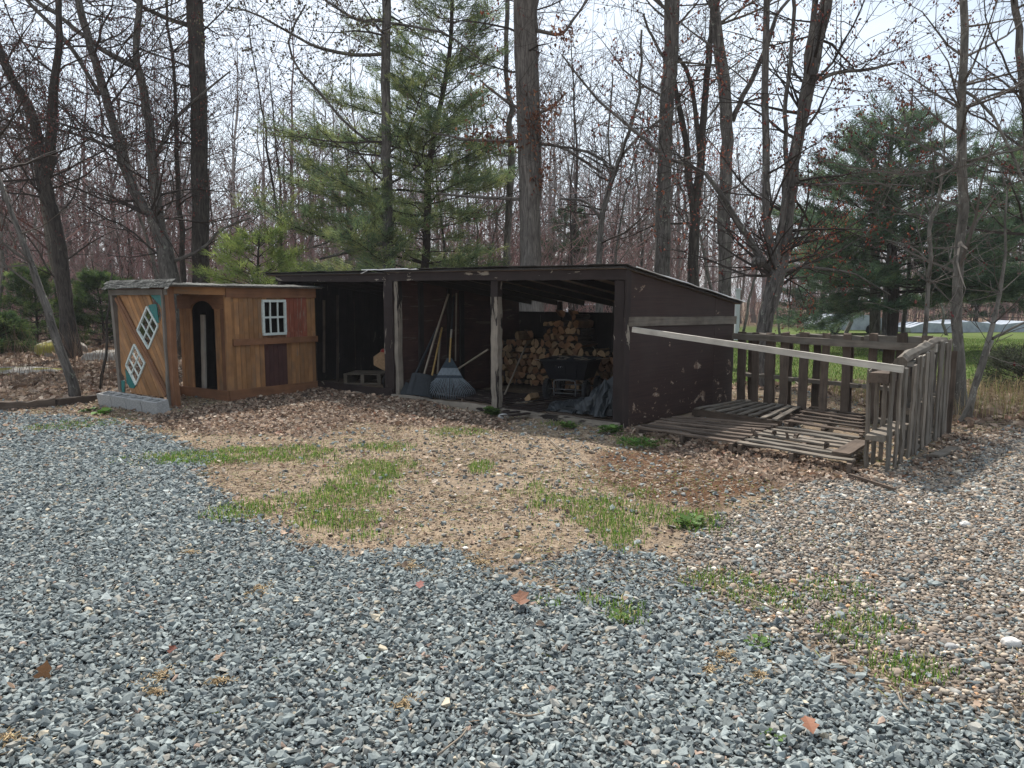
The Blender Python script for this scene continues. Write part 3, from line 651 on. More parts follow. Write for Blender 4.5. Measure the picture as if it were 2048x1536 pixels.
for s0, s1, dz, mt in ((-.06, 4.45, 0.0, 0), (4.45, SL + .28, -.02, 0)):
    pts = []
    for s, t in ((s0, -.07), (s1, -.07), (s1, DP + .14), (s0, DP + .14)): pts.append(S3(s, t, ztop(s, t) - .028 + dz))
    V = np.vstack([pts, np.array(pts) + [0, 0, .022]])
    mb.add(V, [3, 2, 1, 0, 4, 5, 6, 7, 0, 1, 5, 4, 1, 2, 6, 5, 2, 3, 7, 6, 3, 0, 4, 7], [4] * 6, [0, 1, 1, 1, 1, 1], V, .5)
roof = mb.build('roof', [M['ply'], M['shingle_d']], shed)
mb = MB()                                              # courses of shingles, each tab with its own lift
for c_ in range(16):
    t0 = -.10 + c_ * .205; s = -.10
    while s < SL + .30:
        s1 = min(s + RN.uniform(.22, .34), SL + .34); dz = (-.02 if s > 4.45 else 0) + .003; j = RN.normal(0, .012); l1 = abs(RN.normal(0, .006)); t1 = t0 + .24
        q = [S3(s, t0 + j, ztop(s, t0) + dz + .012 + l1), S3(s1 - .004, t0 + j, ztop(s1, t0) + dz + .012 + l1), S3(s1 - .004, t1, ztop(s1, t1) + dz + .002), S3(s, t1, ztop(s, t1) + dz + .002)]
        V = np.vstack([np.array(q) - [0, 0, .008], q]); mb.add(V, [3, 2, 1, 0, 4, 5, 6, 7, 0, 1, 5, 4, 1, 2, 6, 5, 2, 3, 7, 6, 3, 0, 4, 7], [4] * 6, 0, V, RN.random()); s = s1
mb.build('shingles', M['shingle_d'], roof)
mb = MB(); beam(mb, S3(3.62, -.085, ztop(4, 0) + .020), S3(4.95, -.085, ztop(4.9, 0) + .024), .05, .016, seg=9, jit=.003)
beam(mb, S3(4.80, -.10, ztop(4.9, 0) + .012), S3(4.95, -.12, ztop(4.9, 0) - .035), .03, .006, seg=3)
beam(mb, S3(-.115, .1, ztop(0, .1) + .012), S3(-.115, DP + .12, ztop(0, DP + .1) + .008), .02, .010, seg=12, jit=.004)
mb.build('drip_edge', M['metal'], roof)
mb = MB(); beam(mb, S3(.0, -.05, .045), S3(2.05, -.05, .045), .045, .09, seg=8, jit=.004); mb.build('sill_board', M['peel'], shed)
mb = MB(); beam(mb, S3(2.22, -.05, .05), S3(4.30, -.05, .055), .045, .10, seg=8, jit=.004); mb.build('sill_board', M['peel'], shed)
mb = MB(); beam(mb, S3(4.31, -.03, .09), S3(7.3, -.03, .08), .045, .17, seg=8, jit=.003); mb.build('sill_board', M['brown'], shed)

# ------------------------------------------------------------------ playhouse
def PH(p, q, z): return np.array([KX[0] + E1[0] * p + E2[0] * q, KX[1] + E1[1] * p + E2[1] * q, z])
e1 = np.array([*E1, 0.]); e2 = np.array([*E2, 0.])
ph = thing('playhouse', 'small orange brown wooden playhouse with arched doorway, grilled window and open porch', 'playhouse', PH(0, 0, 0))
mats_w = [M['orange'], M['plum'], M['redfade'], M['orange_d']]
def wmat(c, k):
    x, z = c
    if .66 < x < 1.14 and z < 1.05: return 1 if z < .88 else 3
    if 1.14 <= x < 1.62 and z > .9: return 2
    return 0
win = [(.69, 1.06), (1.125, 1.06), (1.125, 1.57), (.69, 1.57)]
mb = MB()
boards(mb, [(0.02, .02), (1.8, .02), (1.8, .90), (0.02, .90)], (0, 1), .092, .006, [win], PH(0, 0, 0), e1, Z3, -.02, 0, 0, wmat)
boards(mb, [(0.02, .90), (1.8, .90), (1.8, 1.80), (0.02, 1.80)], (0, 1), .092, .006, [win], PH(0, 0, 0), e1, Z3, -.02, 0, 0, wmat)
mb.build('front_wall', mats_w, ph)
mb = MB(); q = -.014
for args in ((0.0, 1.81, 1.715, .155, 3), (0.0, 1.8, .085, .17, 3)):
    s0, s1, zc, hh, mt = args; beam(mb, PH(s0, q, zc), PH(s1, q, zc), .02, hh, mat=0, seg=6)
mb.build('trim_board', M['orange_d'], ph)
mb = MB(); beam(mb, PH(.09, -.02, .93), PH(1.82, -.02, .915), .035, .10, seg=6, jit=.002); mb.build('rail_board', M['orange_d'], ph)
mb = MB(); beam(mb, PH(.02, -.016, .17), PH(.02, -.016, 1.64), .025, .11, up=e1, seg=6); mb.build('corner_post', M['orange'], ph)
# window
mb = MB(); q = -.02
for x0, z0, x1, z1 in ((.69, 1.04, 1.125, 1.04), (.69, 1.585, 1.125, 1.585)): beam(mb, PH(x0 - .02, q, z0), PH(x1 + .02, q, z1), .035, .04, seg=2)
for x0 in (.685, 1.13): beam(mb, PH(x0, q, 1.06), PH(x0, q, 1.565), .035, .04, up=e1, seg=2)
wf = mb.build('window', M['winwhite'], ph)
mb = MB()
for x0 in (.83, .98): beam(mb, PH(x0, q + .004, 1.06), PH(x0, q + .004, 1.565), .022, .022, up=e1, seg=2)
beam(mb, PH(.70, q + .008, 1.315), PH(1.115, q + .008, 1.315), .022, .03, seg=2); mb.build('muntin', M['winwhite'], wf)
# door wall with arch
arch = [(.30, .12), (.92, .12), (.92, 1.42)] + [(.61 + .31 * cos(a), 1.42 + .17 * sin(a)) for a in np.linspace(.15, pi - .15, 9)] + [(.30, 1.42)]
mb = MB(); boards(mb, [(0.02, .02), (1.24, .02), (1.24, 1.75), (.02, 1.75)], (0, 1), .09, .006, [arch], PH(0, 0, 0), e2, Z3, 0, .02, 0, lambda c, k: 3 if c[0] < .3 and k % 3 == 0 else 0); mb.build('door_wall', mats_w, ph)
mb = MB(); boards(mb, [(0.02, 1.46), (1.27, 1.46), (1.27, 1.68), (.02, 1.68)], (1, 0), .3, .0, [arch], PH(0, 0, 0), e2, Z3, -.022, -.002, 0, None, 0)
mb.build('arch_header', M['orange_d'], ph)
mb = MB(); beam(mb, PH(-.014, .0, .085), PH(-.014, 1.27, .085), .03, .17, seg=5); beam(mb, PH(-.014, 1.27, .085), PH(-.35, 1.4, .085), .03, .17, seg=2); mb.build('base_board', M['orange_d'], ph)
mb = MB()
boards(mb, [(0.0, .02), (1.8, .02), (1.8, 1.75), (0.0, 1.75)], (0, 1), .12, .003, [], PH(0, 1.24, 0), e1, Z3, -.01, .01, 0); mb.build('back_wall', M['brown_in'], ph)
mb = MB(); boards(mb, [(0.0, .02), (1.24, .02), (1.24, 1.75), (0.0, 1.75)], (0, 1), .12, .003, [], PH(1.8, 0, 0), e2, Z3, -.01, .01, 0); mb.build('end_wall', M['brown_in'], ph)
mb = MB(); boards(mb, [(0, 0), (1.8, 0), (1.8, 1.24), (0, 1.24)], (1, 0), .14, .004, [], PH(0, 0, .10), e1, e2, -.01, .01, 0); mb.build('floor_boards', M['brown_in'], ph)
mb = MB(); beam(mb, PH(.10, .80, .12), PH(.12, .78, 1.36), .10, .03, up=e1, seg=6); o = mb.build('loose_plank', M['pale'], None, tuple(PH(.1, .8, .1))); tag(o, 'pale grey plank standing inside the playhouse doorway', 'plank')
# porch posts, beam, panel
P0q, P1q, PP = .15, 1.62, -.83
mb = MB(); beam(mb, PH(PP, P0q, -.02), PH(PP - .015, P0q, 1.80), .10, .09, up=e1, seg=9, jit=.003); mb.build('porch_post', M['orange_d'], ph)
mb = MB(); beam(mb, PH(PP - .055, P0q + .075, -.02), PH(PP - .075, P0q + .075, 1.76), .045, .04, up=e1, seg=9, jit=.003); mb.build('porch_post', M['greypaint'], ph)
mb = MB(); beam(mb, PH(PP, P1q, -.02), PH(PP - .02, P1q + .075, 1.76), .075, .07, up=e1, seg=9, jit=.003); mb.build('porch_post', M['greypaint'], ph)
mb = MB(); beam(mb, PH(PP, P0q, 1.765), PH(.02, .03, 1.745), .045, .14, seg=5, jit=.002); mb.build('porch_beam', M['orange'], ph)
mb = MB(); beam(mb, PH(PP - .05, P0q - .03, 1.72), PH(PP - .05, P1q + .1, 1.72), .05, .085, seg=5, jit=.002); mb.build('panel_header', M['greypaint'], ph)
mb = MB(); beam(mb, PH(PP, P1q, 1.75), PH(.1, 1.24, 1.75), .045, .1, seg=4); mb.build('porch_beam', M['orange_d'], ph)
# the panel: u runs from the left post to the right post, w up
pw, pz0, pz1 = 1.33, .13, 1.675
O_ = PH(PP - .01, P1q - .05, 0); U_ = -e2
def pu(w_, h_): return (w_ * pw, pz0 + h_ * (pz1 - pz0))
D1 = [pu(.64, .885), pu(.835, .70), pu(.62, .47), pu(.415, .65)]; D2 = [pu(.33, .505), pu(.53, .32), pu(.315, .095), pu(.13, .285)]
TEALS = [[pu(.66, .90), pu(.83, .91), pu(.86, .73), pu(.80, .72), pu(.70, .83)], [pu(.72, 1.0), pu(.97, 1.0), pu(.97, .80), pu(.90, .90), pu(.84, .93)], [pu(.10, .25), pu(.32, .09), pu(.27, .055), pu(.17, .06), pu(.12, .1)], [pu(0, .12), pu(.07, .12), pu(.05, .0), pu(.0, .0)]]
GAPS = [[pu(.68, 1.0), pu(.80, 1.0), pu(.86, .90), pu(.90, .80), pu(.885, .74), pu(.80, .80), pu(.74, .9)], [pu(0, .2), pu(.10, .14), pu(.2, .0), pu(0, .0)], ]
dg = (.53, -.85)
mb = MB(); boards(mb, [pu(0, 0), pu(1, 0), pu(1, 1), pu(0, 1)], dg, .088, .005, [D1, D2] + GAPS, O_, U_, Z3, -.01, .012, 0); mb.build('panel_boards', M['orange'], ph)
mb = MB(); p0, p1 = pu(.03, .97), pu(.97, .02)
for off_ in (-.05, .04): beam(mb, O_ + U_ * (p0[0] + off_) + Z3 * p0[1] - e1 * .03 * 1, O_ + U_ * (p1[0] + off_) + Z3 * (p1[1]) - e1 * .03, .055, .02, up=-e1, seg=6)
mb.build('diagonal_trim', M['orange_d'], ph)
mb = MB()
for tq in TEALS:
    c0 = np.mean(np.array(tq), 0)
    # ragged cut-out edge
    pts = []
    for i in range(len(tq)):
        a_, b_ = np.array(tq[i]), np.array(tq[(i + 1) % len(tq)]); pts.append(tuple(a_)); pts.append(tuple((a_ + b_) / 2 + (c0 - (a_ + b_) / 2) * RN.uniform(-.1, .12)))
    slab(mb, pts, O_, U_, Z3, .013, .022, 0)
mb.build('teal_cutout', M['teal'], ph)
for D in (D1, D2):
    mb = MB(); D = [np.array(q) for q in D]; f3 = lambda p: O_ + U_ * p[0] + Z3 * p[1] - e1 * .018
    for i in range(4): beam(mb, f3(D[i]), f3(D[(i + 1) % 4]), .03, .03, up=-e1, seg=2)
    wf = mb.build('diamond_window', M['winwhite'], ph); mb = MB()
    for t in (1 / 3, 2 / 3): beam(mb, f3(D[0] + (D[3] - D[0]) * t), f3(D[1] + (D[2] - D[1]) * t), .016, .016, up=-e1, seg=1)
    beam(mb, f3((D[0] + D[1]) / 2), f3((D[3] + D[2]) / 2), .02, .02, up=-e1, seg=1); mb.build('muntin', M['winwhite'], wf)
# roof
mb = MB(); zr = 1.835
pts = [PH(-.93, -.06, zr - .01), PH(1.9, -.09, zr - .01), PH(1.9, 1.68, zr + .02), PH(-.93, 1.70, zr)]; V = np.vstack([np.array(pts) - [0, 0, .03], pts])
mb.add(V, [3, 2, 1, 0, 4, 5, 6, 7, 0, 1, 5, 4, 1, 2, 6, 5, 2, 3, 7, 6, 3, 0, 4, 7], [4] * 6, 0, V, .5); pr = mb.build('roof', M['greypaint'], ph)
mb = MB()
p = -.95
while p < 1.9:
    p2 = p + RN.uniform(.10, .15); l = RN.uniform(0, .012); o_ = RN.uniform(.0, .03)
    q = [PH(p, -.10 - o_, zr - .012), PH(p2 - .006, -.10 - o_, zr - .010), PH(p2, .30, zr + .024 + l), PH(p + .01, .30, zr + .012 + l)]
    V = np.vstack([np.array(q) - [0, 0, .012], q]); mb.add(V, [3, 2, 1, 0, 4, 5, 6, 7, 0, 1, 5, 4, 1, 2, 6, 5, 2, 3, 7, 6, 3, 0, 4, 7], [4] * 6, 0, V, RN.random()); p = p2
q_ = -.08
for row in range(6):
    q_ = -.06
    zf = (1.785 + .017 * row); zb = zf + .03; pf = -.985 + .014 * row
    while q_ < 1.70:
        q2 = q_ + RN.uniform(.05, .16); j = RN.normal(0, .006)
        Q = [PH(pf + j, q_, zf + j), PH(pf + j, q2, zf + j), PH(pf + .05, q2, zb + .01), PH(pf + .05, q_, zb + .01)]
        V = np.vstack([np.array(Q) - e1 * -.0 - [0, 0, .010], Q]); mb.add(V, [0, 1, 2, 3, 7, 6, 5, 4, 4, 5, 1, 0, 5, 6, 2, 1, 6, 7, 3, 2, 7, 4, 0, 3], [4] * 6, 0, V, RN.random()); q_ = q2
mb.build('shingles', M['shingle'], pr)

# ------------------------------------------------------------------ concrete blocks in a row before the panel
bd = np.array([-.826, .564, 0]); bn = np.array([.564, .826, 0])
b0 = G(316, 830)
def cblock():
    mb = MB(); Lb, Wb, Hb = .39, .19, .19
    outer = [(0, 0), (Lb, 0), (Lb, Wb), (0, Wb)]
    h1, h2 = [(.035, .035), (.18, .035), (.18, .155), (.035, .155)], [(.21, .035), (.355, .035), (.355, .155), (.21, .155)]
    for q in subtract(subtract([outer], h1), h2): slab(mb, q, np.zeros(3), np.array([1., 0, 0]), np.array([0, 1., 0]), 0, Hb, 0)
    return mb
kinds = ['nearest the post, right-hand end', 'second from the right-hand end', 'third from the right-hand end', 'far left end, darkest']
blk = cblock().build('concrete_block', M['concrete'], None, (0, 0, 0)); ang = math.atan2(bd[1], bd[0])
for i in range(4):
    o = blk if i == 0 else blk.copy()
    if i: C.objects.link(o)
    c = b0 + bd * (i * .405 + .0) + bn * .0; o.location = (c[0], c[1], gz0(c[0], c[1]) - .008); o.rotation_euler = (-.15, 0, ang + RN.normal(0, .015))
    o.scale = (1, -1, 1)
    tag(o, ['grey concrete block at the right end of the row by the porch post', 'second grey concrete block from the right end of the row', 'third grey concrete block from the right end of the row', 'grey concrete block at the far left end of the row'][i], 'concrete block', 'concrete blocks in a row')

# ------------------------------------------------------------------ pallets
def quad_pallet(name, label, c, n, zt=.12, mat='greyd', bw=.088, group='wooden pallets laid flat as a floor', broken=0, turn=False):
    """c = four ground corners a,b,c,d; slats run a->b, step a->d"""
    A_, B_, C_, D_ = [np.array([q[0], q[1], 0.]) for q in c]
    if turn: A_, B_, C_, D_ = B_, C_, D_, A_
    t = thing(name, label, 'pallet', ((A_ + B_ + C_ + D_) / 4)); t['group'] = group
    ln = np.linalg.norm(D_ - A_); mb = MB()
    for i in range(n):
        f = (i + .5) / n; p, q = A_ + (D_ - A_) * f, B_ + (C_ - B_) * f; e = nrm(q - p)
        if broken and RN.random() < broken:
            r0 = RN.uniform(.35, .7); q2 = p + (q - p) * r0; beam(mb, p + e * .01 + Z3 * zt, q2 + Z3 * (zt - .01), bw, .018, seg=5, jit=.003, endj=.02); continue
        beam(mb, p + e * RN.normal(0, .008) + Z3 * (zt + RN.normal(0, .004)), q + e * RN.normal(0, .008) + Z3 * (zt + RN.normal(0, .004)), bw, .018, seg=6, jit=.003, endj=.006)
    mb.build('deck_boards', M[mat], t)
    for f in (.03, .5, .97):
        mb = MB(); p, q = A_ + (B_ - A_) * f, D_ + (C_ - D_) * f; beam(mb, p + Z3 * (zt - .055), q + Z3 * (zt - .055), .04, .088, seg=4, jit=.003); mb.build('stringer', M['greyd'], t)
    mb = MB()
    for f in (.06, .5, .94):
        p, q = A_ + (D_ - A_) * f, B_ + (C_ - B_) * f; beam(mb, p + Z3 * .012, q + Z3 * .012, bw, .016, seg=3)
    mb.build('base_boards', M['greyd'], t); return t
def GQ(*l): return [G(u, v, .12) for u, v in l]
quad_pallet('floor_pallet', 'reddish grey slatted pallet on the ground against the brown shed wall', GQ((1268, 855), (1468, 887), (1560, 848), (1350, 832)), 7, mat='greyd')
quad_pallet('floor_pallet', 'broken grey slatted pallet at the front right of the pen, splintered stubs on top', GQ((1472, 886), (1706, 927), (1722, 874), (1561, 852)), 7, mat='grey', broken=.15)
quad_pallet('floor_pallet', 'grey pallet at the back left of the pen with slats running away from the viewer', GQ((1383, 816), (1562, 841), (1604, 814), (1479, 800)), 8, mat='grey', turn=True, bw=.07)
quad_pallet('floor_pallet', 'dark grey pallet at the back right of the pen beside the fence', GQ((1566, 845), (1728, 868), (1726, 826), (1625, 811)), 6, mat='greyd', broken=.12)
quad_pallet('bay_pallet', 'dark slatted pallet in front of the firewood stack', [G(1004, 834, .08), G(1185, 812, .08), G(1150, 780, .08), G(1004, 790, .08)], 10, zt=.08, mat='brown', bw=.07, group='dark pallets on the shed floor')
quad_pallet('bay_pallet', 'dark slatted pallet under the plastic sheet by the corner post', [S3(.1, .12, 0), S3(1.3, .10, 0), S3(1.35, 1.2, 0), S3(.1, 1.2, 0)], 8, zt=.07, mat='greyd', bw=.08, group='dark pallets on the shed floor')
quad_pallet('bay_pallet', 'dark slatted pallet behind the rake in the middle bay', [S3(2.5, .5, 0), S3(4.0, .45, 0), S3(4.0, 1.6, 0), S3(2.5, 1.6, 0)], 9, zt=.06, mat='brown', bw=.08, group='dark pallets on the shed floor')
# pallet standing in the left bay, thick blocks showing
lp = thing('small_pallet', 'pale wooden block pallet lying in the dark left bay', 'pallet', S3(5.3, .9, .05))
A0, B0 = G(688, 769), G(762, 770); e = nrm(B0 - A0); f = np.array([-e[1], e[0], 0])
mb = MB()
for k_ in range(6): beam(mb, A0 + f * (.02 + k_ * .13) + Z3 * .20, B0 + f * (.02 + k_ * .13) + Z3 * .20, .09, .018, seg=3)
mb.build('deck_boards', M['handle'], lp)
for s_ in (.04, .5, .95):
    mb = MB(); c = A0 + (B0 - A0) * s_; beam(mb, c + Z3 * .11, c + f * .75 + Z3 * .11, .07, .15, seg=3); mb.build('block', M['handle'], lp)
mb = MB()
for k_ in (0, 5): beam(mb, A0 + f * (.02 + k_ * .13) + Z3 * .025, B0 + f * (.02 + k_ * .13) + Z3 * .025, .09, .018, seg=3)
mb.build('base_boards', M['handle'], lp)

# splinters and stubs on the front right pallet: part of its wear
def stub(u, v, h, lab):
    mb = MB(); b_ = G(u, v, .13); beam(mb, b_, b_ + np.array([RN.normal(0, .02), RN.normal(0, .02), h]), .045, .022, seg=3, jit=.004, endj=.01)
    tag(mb.build('wood_stub', M['greyd'], None, tuple(b_)), lab, 'wood stub', 'splintered stubs on the pallets')
stub(1510, 872, .085, 'tallest splintered stub, at the seam of the front pallets'); stub(1547, 871, .05, 'splintered stub second from the left on the front pallets')
stub(1576, 876, .05, 'splintered stub in the middle of the front right pallet'); stub(1590, 877, .05, 'splintered stub just right of the middle stub on the front right pallet')
stub(1652, 896, .055, 'rightmost splintered stub on the front right pallet, near the fence')
mb = MB(); beam(mb, G(1682, 908, .15), G(1726, 882, .15), .16, .02, seg=5, jit=.003)
tag(mb.build('loose_board', M['greyd'], None, tuple(G(1700, 895, .14))), 'wide dark loose board lying on the pallet corner by the fence', 'board')

def standing(name, label, a, b, h, nb, near=None, nback=None, th=.13, zr=(.06, .48), top=None, stringer_h=.09, mat='grey', group='pallets stood on edge as a fence', topmat='pale', bow=.0, gapf=1.0, nearh=None):
    """pallet on edge from ground point a to b; boards upright on both faces; outer face is to the right of a->b"""
    a, b = np.array([a[0], a[1], 0.]), np.array([b[0], b[1], 0.]); e = nrm(b - a); nn = np.array([e[1], -e[0], 0]); Ln = np.linalg.norm(b - a)
    t = thing(name, label, 'pallet', (a + b) / 2); t['group'] = group
    for side, num, hh in ((1, nb, h), (-1, nback if nback is not None else nb, nearh or h)):
        mb = MB()
        for i in range(num):
            w_ = RN.uniform(.075, .115); x = (i + .5) / num * Ln + RN.normal(0, .02); x = min(max(x, w_ / 2), Ln - w_ / 2); p = a + e * x + nn * side * (th / 2 + .010)
            tl = RN.normal(0, .012)
            beam(mb, p + Z3 * RN.uniform(-.02, .02), p + e * tl + nn * RN.normal(0, .008) + Z3 * (hh + RN.normal(0, .012)), w_ * gapf, .02, up=nn, seg=8, jit=.003, endj=.008)
        if num: mb.build('face_boards', M[mat], t)
    for z_ in list(zr) + [h - stringer_h / 2 - .02 if top is None else top]:
        mb = MB(); beam(mb, a + e * .01 + Z3 * z_, b - e * .01 + Z3 * (z_ + bow), th - .006, .05 if z_ < .9 * h else stringer_h, seg=8, jit=.004); mb.build('stringer', M[topmat if z_ > .7 * h else 'grey'], t)
    return t
Cc, Fc, Nc = np.array([3.47, 11.42]), np.array([5.16, 8.93]), np.array([3.36, 6.86])
cf = (Fc - Cc) / 3
standing('upright_pallet', 'pallet on edge at the left end of the back fence against the shed wall', Cc, Cc + cf * .98, 1.13, 4, nback=3, gapf=1.35, th=.14, group='pallets forming the back fence', mat='greyd', topmat='grey', nearh=1.0)
standing('upright_pallet', 'middle pallet of the back fence with wide gaps onto the lawn', Cc + cf * 1.01, Cc + cf * 1.98, 1.15, 3, nback=2, gapf=1.4, th=.14, group='pallets forming the back fence', mat='greyd', topmat='grey', nearh=1.0)
standing('upright_pallet', 'right end pallet of the back fence at the far corner of the pen', Cc + cf * 2.01, Fc, 1.17, 3, nback=2, gapf=1.4, th=.14, group='pallets forming the back fence', mat='greyd', topmat='grey', nearh=1.0)
fn = Nc - Fc
# long rail on the pen side of the back fence
rl = MB(); off3 = -np.array([.834, .552]) * .0
inn = nrm(np.array([-.834, -.552])) * .16
beam(rl, [*(Cc + inn), 1.055], [*(Fc + inn - cf * .05), 1.035], .04, .09, seg=10, jit=.004)
tag(rl.build('fence_rail', M['grey'], None, (*Cc, 0)), 'long dark grey rail along the inner side of the back fence', 'rail')
standing('upright_pallet', 'upright pallet at the far end of the right-hand fence, dark gap beside it', Fc, Fc + fn * .27, 1.13, 5, nback=4, th=.13, group='pallets forming the right-hand fence', gapf=1.05)
standing('upright_pallet', 'upright pallet in the middle of the right-hand fence under the twisted weathered log rail', Fc + fn * .28, Fc + fn * .62, 1.02, 8, nback=5, th=.13, group='pallets forming the right-hand fence', gapf=1.05, bow=-.03)
standing('upright_pallet', 'nearest upright pallet of the right-hand fence with open end and rotten top', Fc + fn * .635, Nc, .95, 4, nback=4, th=.17, zr=(.33,), group='pallets forming the right-hand fence', topmat='greyd', gapf=.95)
mb = MB(); pt = catmull([[*(Fc + fn * .02), 1.10], [*(Fc + fn * .2), 1.115], [*(Fc + fn * .42), 1.07], [*(Fc + fn * .66), 1.02], [*(Fc + fn * .72), .97]], 26)
tube(mb, pt, np.linspace(.05, .065, 26) * (1 + RN.normal(0, .07, 26)), 7, 0, .5, .12, False)
tag(mb.build('log_rail', M['grey'], None, (*Fc, 0)), 'thick twisted weathered rail lying along the top of the right-hand fence', 'rail')
mb = MB(); A1 = P(1266, 659, 9.0); B1 = P(1806, 739, 6.72); beam(mb, A1, B1, .038, .062, seg=14, jit=.0008, tint=.9)
tag(mb.build('long_rail', M['pale'], None, tuple(A1)), 'long pale straight rail running from the shed corner to the near fence end', 'rail')
for (u0, v0, u1, v1, w_, lb) in ((1868, 912, 1912, 895, .10, 'short grey board lying on the ground outside the right-hand fence'), (1700, 950, 1790, 978, .03, 'thin dark stick on the ground at the near foot of the fence')):
    mb = MB(); beam(mb, G(u0, v0, .03), G(u1, v1, .03), w_, .022, seg=4); tag(mb.build('loose_board', M['grey' if w_ > .05 else 'greyd'], None, tuple(G(u0, v0))), lb, 'board')
mb = MB(); p_ = G(1893, 868); beam(mb, [p_[0], p_[1], 0], [p_[0] + .02, p_[1], 1.0], .09, .02, up=d3); beam(mb, [p_[0] + .12, p_[1] + .3, 0], [p_[0] + .12, p_[1] + .2, .32], .12, .03)
tag(mb.build('leaning_board', M['greyd'], None, tuple(p_)), 'dark board standing against the outside of the far fence corner', 'board')

# ------------------------------------------------------------------ firewood: every split log is a thing
def split_log(seed):
    r = np.random.default_rng(seed); k = r.integers(3, 6); mode = seed % 3
    if mode == 0: th = np.array([0, 35, 70, 180, 290]) * pi / 180; rad = np.array([1, 1.05, .95, .12, .9])
    elif mode == 1: th = np.sort(r.uniform(0, 2 * pi / k * .5, k) + np.arange(k) * 2 * pi / k); rad = r.uniform(.7, 1.1, k)
    else: th = np.linspace(0, pi, 6).tolist() + [1.5 * pi]; th = np.array(th); rad = np.array([1, .97, 1, 1.02, .95, 1, .12])
    sc = r.uniform(.062, .098); poly = np.stack([np.cos(th) * rad, np.sin(th) * rad], 1) * sc; poly -= poly.mean(0)
    mb = MB(); ns = 4; kk = len(poly); Lg = .44
    rings = [np.column_stack([poly * (1 + .03 * r.normal()) + r.normal(0, .003, 2), np.full(kk, i / (ns - 1) * Lg)]) for i in range(ns)]; V = np.vstack(rings)[:, [0, 2, 1]]
    gr = np.column_stack([V[:, 1], V[:, 0], V[:, 2]]) + r.random(3) * 9
    for i in range(ns - 1):
        for j in range(kk):
            j2 = (j + 1) % kk; idx = [i * kk + j, i * kk + j2, (i + 1) * kk + j2, (i + 1) * kk + j]; round_ = rad[j] > .85 and rad[j2] > .85 and mode != 1
            mb.add(V[idx], [3, 2, 1, 0], [4], 1 if round_ else 0, gr[idx], r.random() * .6)
    ge = np.column_stack([V[:kk, 0] * .35, V[:kk, 2] * 1.4, V[:kk, 0] * .2]) + r.random(3) * 9
    mb.add(V[:kk], list(range(kk)), [kk], 0, ge, r.random()); mb.add(V[-kk:], list(range(kk))[::-1], [kk], 0, ge, r.random())
    return mb.build('split_log', [M['cutwood' if seed % 2 else 'cutwood2'], M['logbark']], None, (0, 0, 0))
protos = [split_log(i) for i in range(12)]; first = set()
yaw = math.atan2(d3[1], d3[0]) - pi / 2; cnt = 0
def height_at(s): return 1.30 if 2.42 < s < 3.22 else (.92 if s >= 3.22 else .78)
row = 0; zc = .125
while zc < 1.42:
    s = 1.15 + (.065 if row % 2 else 0)
    while s < 4.2:
        lim = height_at(s) + RN.normal(0, .03)
        if zc < lim and not (s < 1.6 and zc > .5):
            i = int(RN.integers(0, 12)); o = protos[i]
            if i in first: o = o.copy(); C.objects.link(o)
            first.add(i); t_ = 2.50 + RN.normal(0, .018); p = S3(s + RN.normal(0, .008), t_, zc + RN.normal(0, .006))
            o.location = tuple(p); o.rotation_euler = (0, RN.uniform(0, 2 * pi), yaw + RN.normal(0, .03))
            colm = 'tall middle column of the stack' if 2.42 < s < 3.22 else ('part of the stack beside the peeled post' if s >= 3.22 else 'low part of the stack right of the cart')
            hz = 'bottom rows' if zc < .42 else ('middle rows' if zc < .8 else 'top rows'); cw_ = ['orange', 'pale'][i % 2]
            tag(o, '%s split log in the %s, %s' % (cw_, hz, colm), 'firewood log', '%s split logs in the %s, %s' % (cw_, hz, colm)); cnt += 1
        s += .132
    zc += .118; row += 1
for (s_, z_, lab) in ((3.62, .985, 'loose pale split log on top of the left part of the stack'), (2.9, 1.365, 'split log lying on the very top of the tall column'), (2.62, 1.36, 'dark bark-covered log lying crossways on the tall column')):
    o = protos[2].copy(); C.objects.link(o); o.location = tuple(S3(s_, 2.62, z_)); o.rotation_euler = (.1, 1.0, yaw + .9); tag(o, lab, 'firewood log', 'loose logs on top of the stack')
for i in range(12):
    if i not in first: bpy.data.objects.remove(protos[i])
o = protos[1].copy(); C.objects.link(o); o.location = tuple(G(1054, 798, .10)); o.scale = (1.5, .5, 1.5); o.rotation_euler = (0, .5, yaw); tag(o, 'thick orange split log on the pallet at the foot of the stack', 'firewood log')

# ------------------------------------------------------------------ dump cart
cc = G(1128, 812); cz = .09; cu, cw = nrm([.93, -.37, 0]), None; cw = np.array([-cu[1], cu[0], 0])   # cu across the front, cw to the back
def CT(x, y, z_): return cc + cu * x + cw * y + Z3 * (z_ + cz)
ct = thing('garden_cart', 'black plastic garden dump cart with four wheels before the firewood', 'cart', cc)
mb = MB()
def tubring(hw, hd, z_, y0): return [CT(-hw, y0, z_), CT(hw, y0, z_), CT(hw, y0 + hd, z_), CT(-hw, y0 + hd, z_)]
lo, hi = tubring(.27, .62, .30, .10), tubring(.37, .86, .60, -.02); hin, lin = tubring(.345, .81, .60, .005), tubring(.25, .58, .33, .12)
V = np.vstack([lo, hi, hin, lin]); f = []
for k_ in range(4):
    j = (k_ + 1) % 4; f += [k_, j, j + 4, k_ + 4, k_ + 4, j + 4, j + 8, k_ + 8, k_ + 8, j + 8, j + 12, k_ + 12]
f += [3, 2, 1, 0, 12, 13, 14, 15]; mb.add(V, f, [4] * 14, 0, V, .5)
for a_, b_ in ((0, 1), (1, 2), (2, 3), (3, 0)): tube(mb, [hi[a_], (hi[a_] + hi[b_]) / 2, hi[b_]], .018, 6)
for x_ in (-.2, 0, .2): beam(mb, CT(x_ * .75, .085, .32), CT(x_, -.0, .57), .02, .02, up=-cw, seg=1)
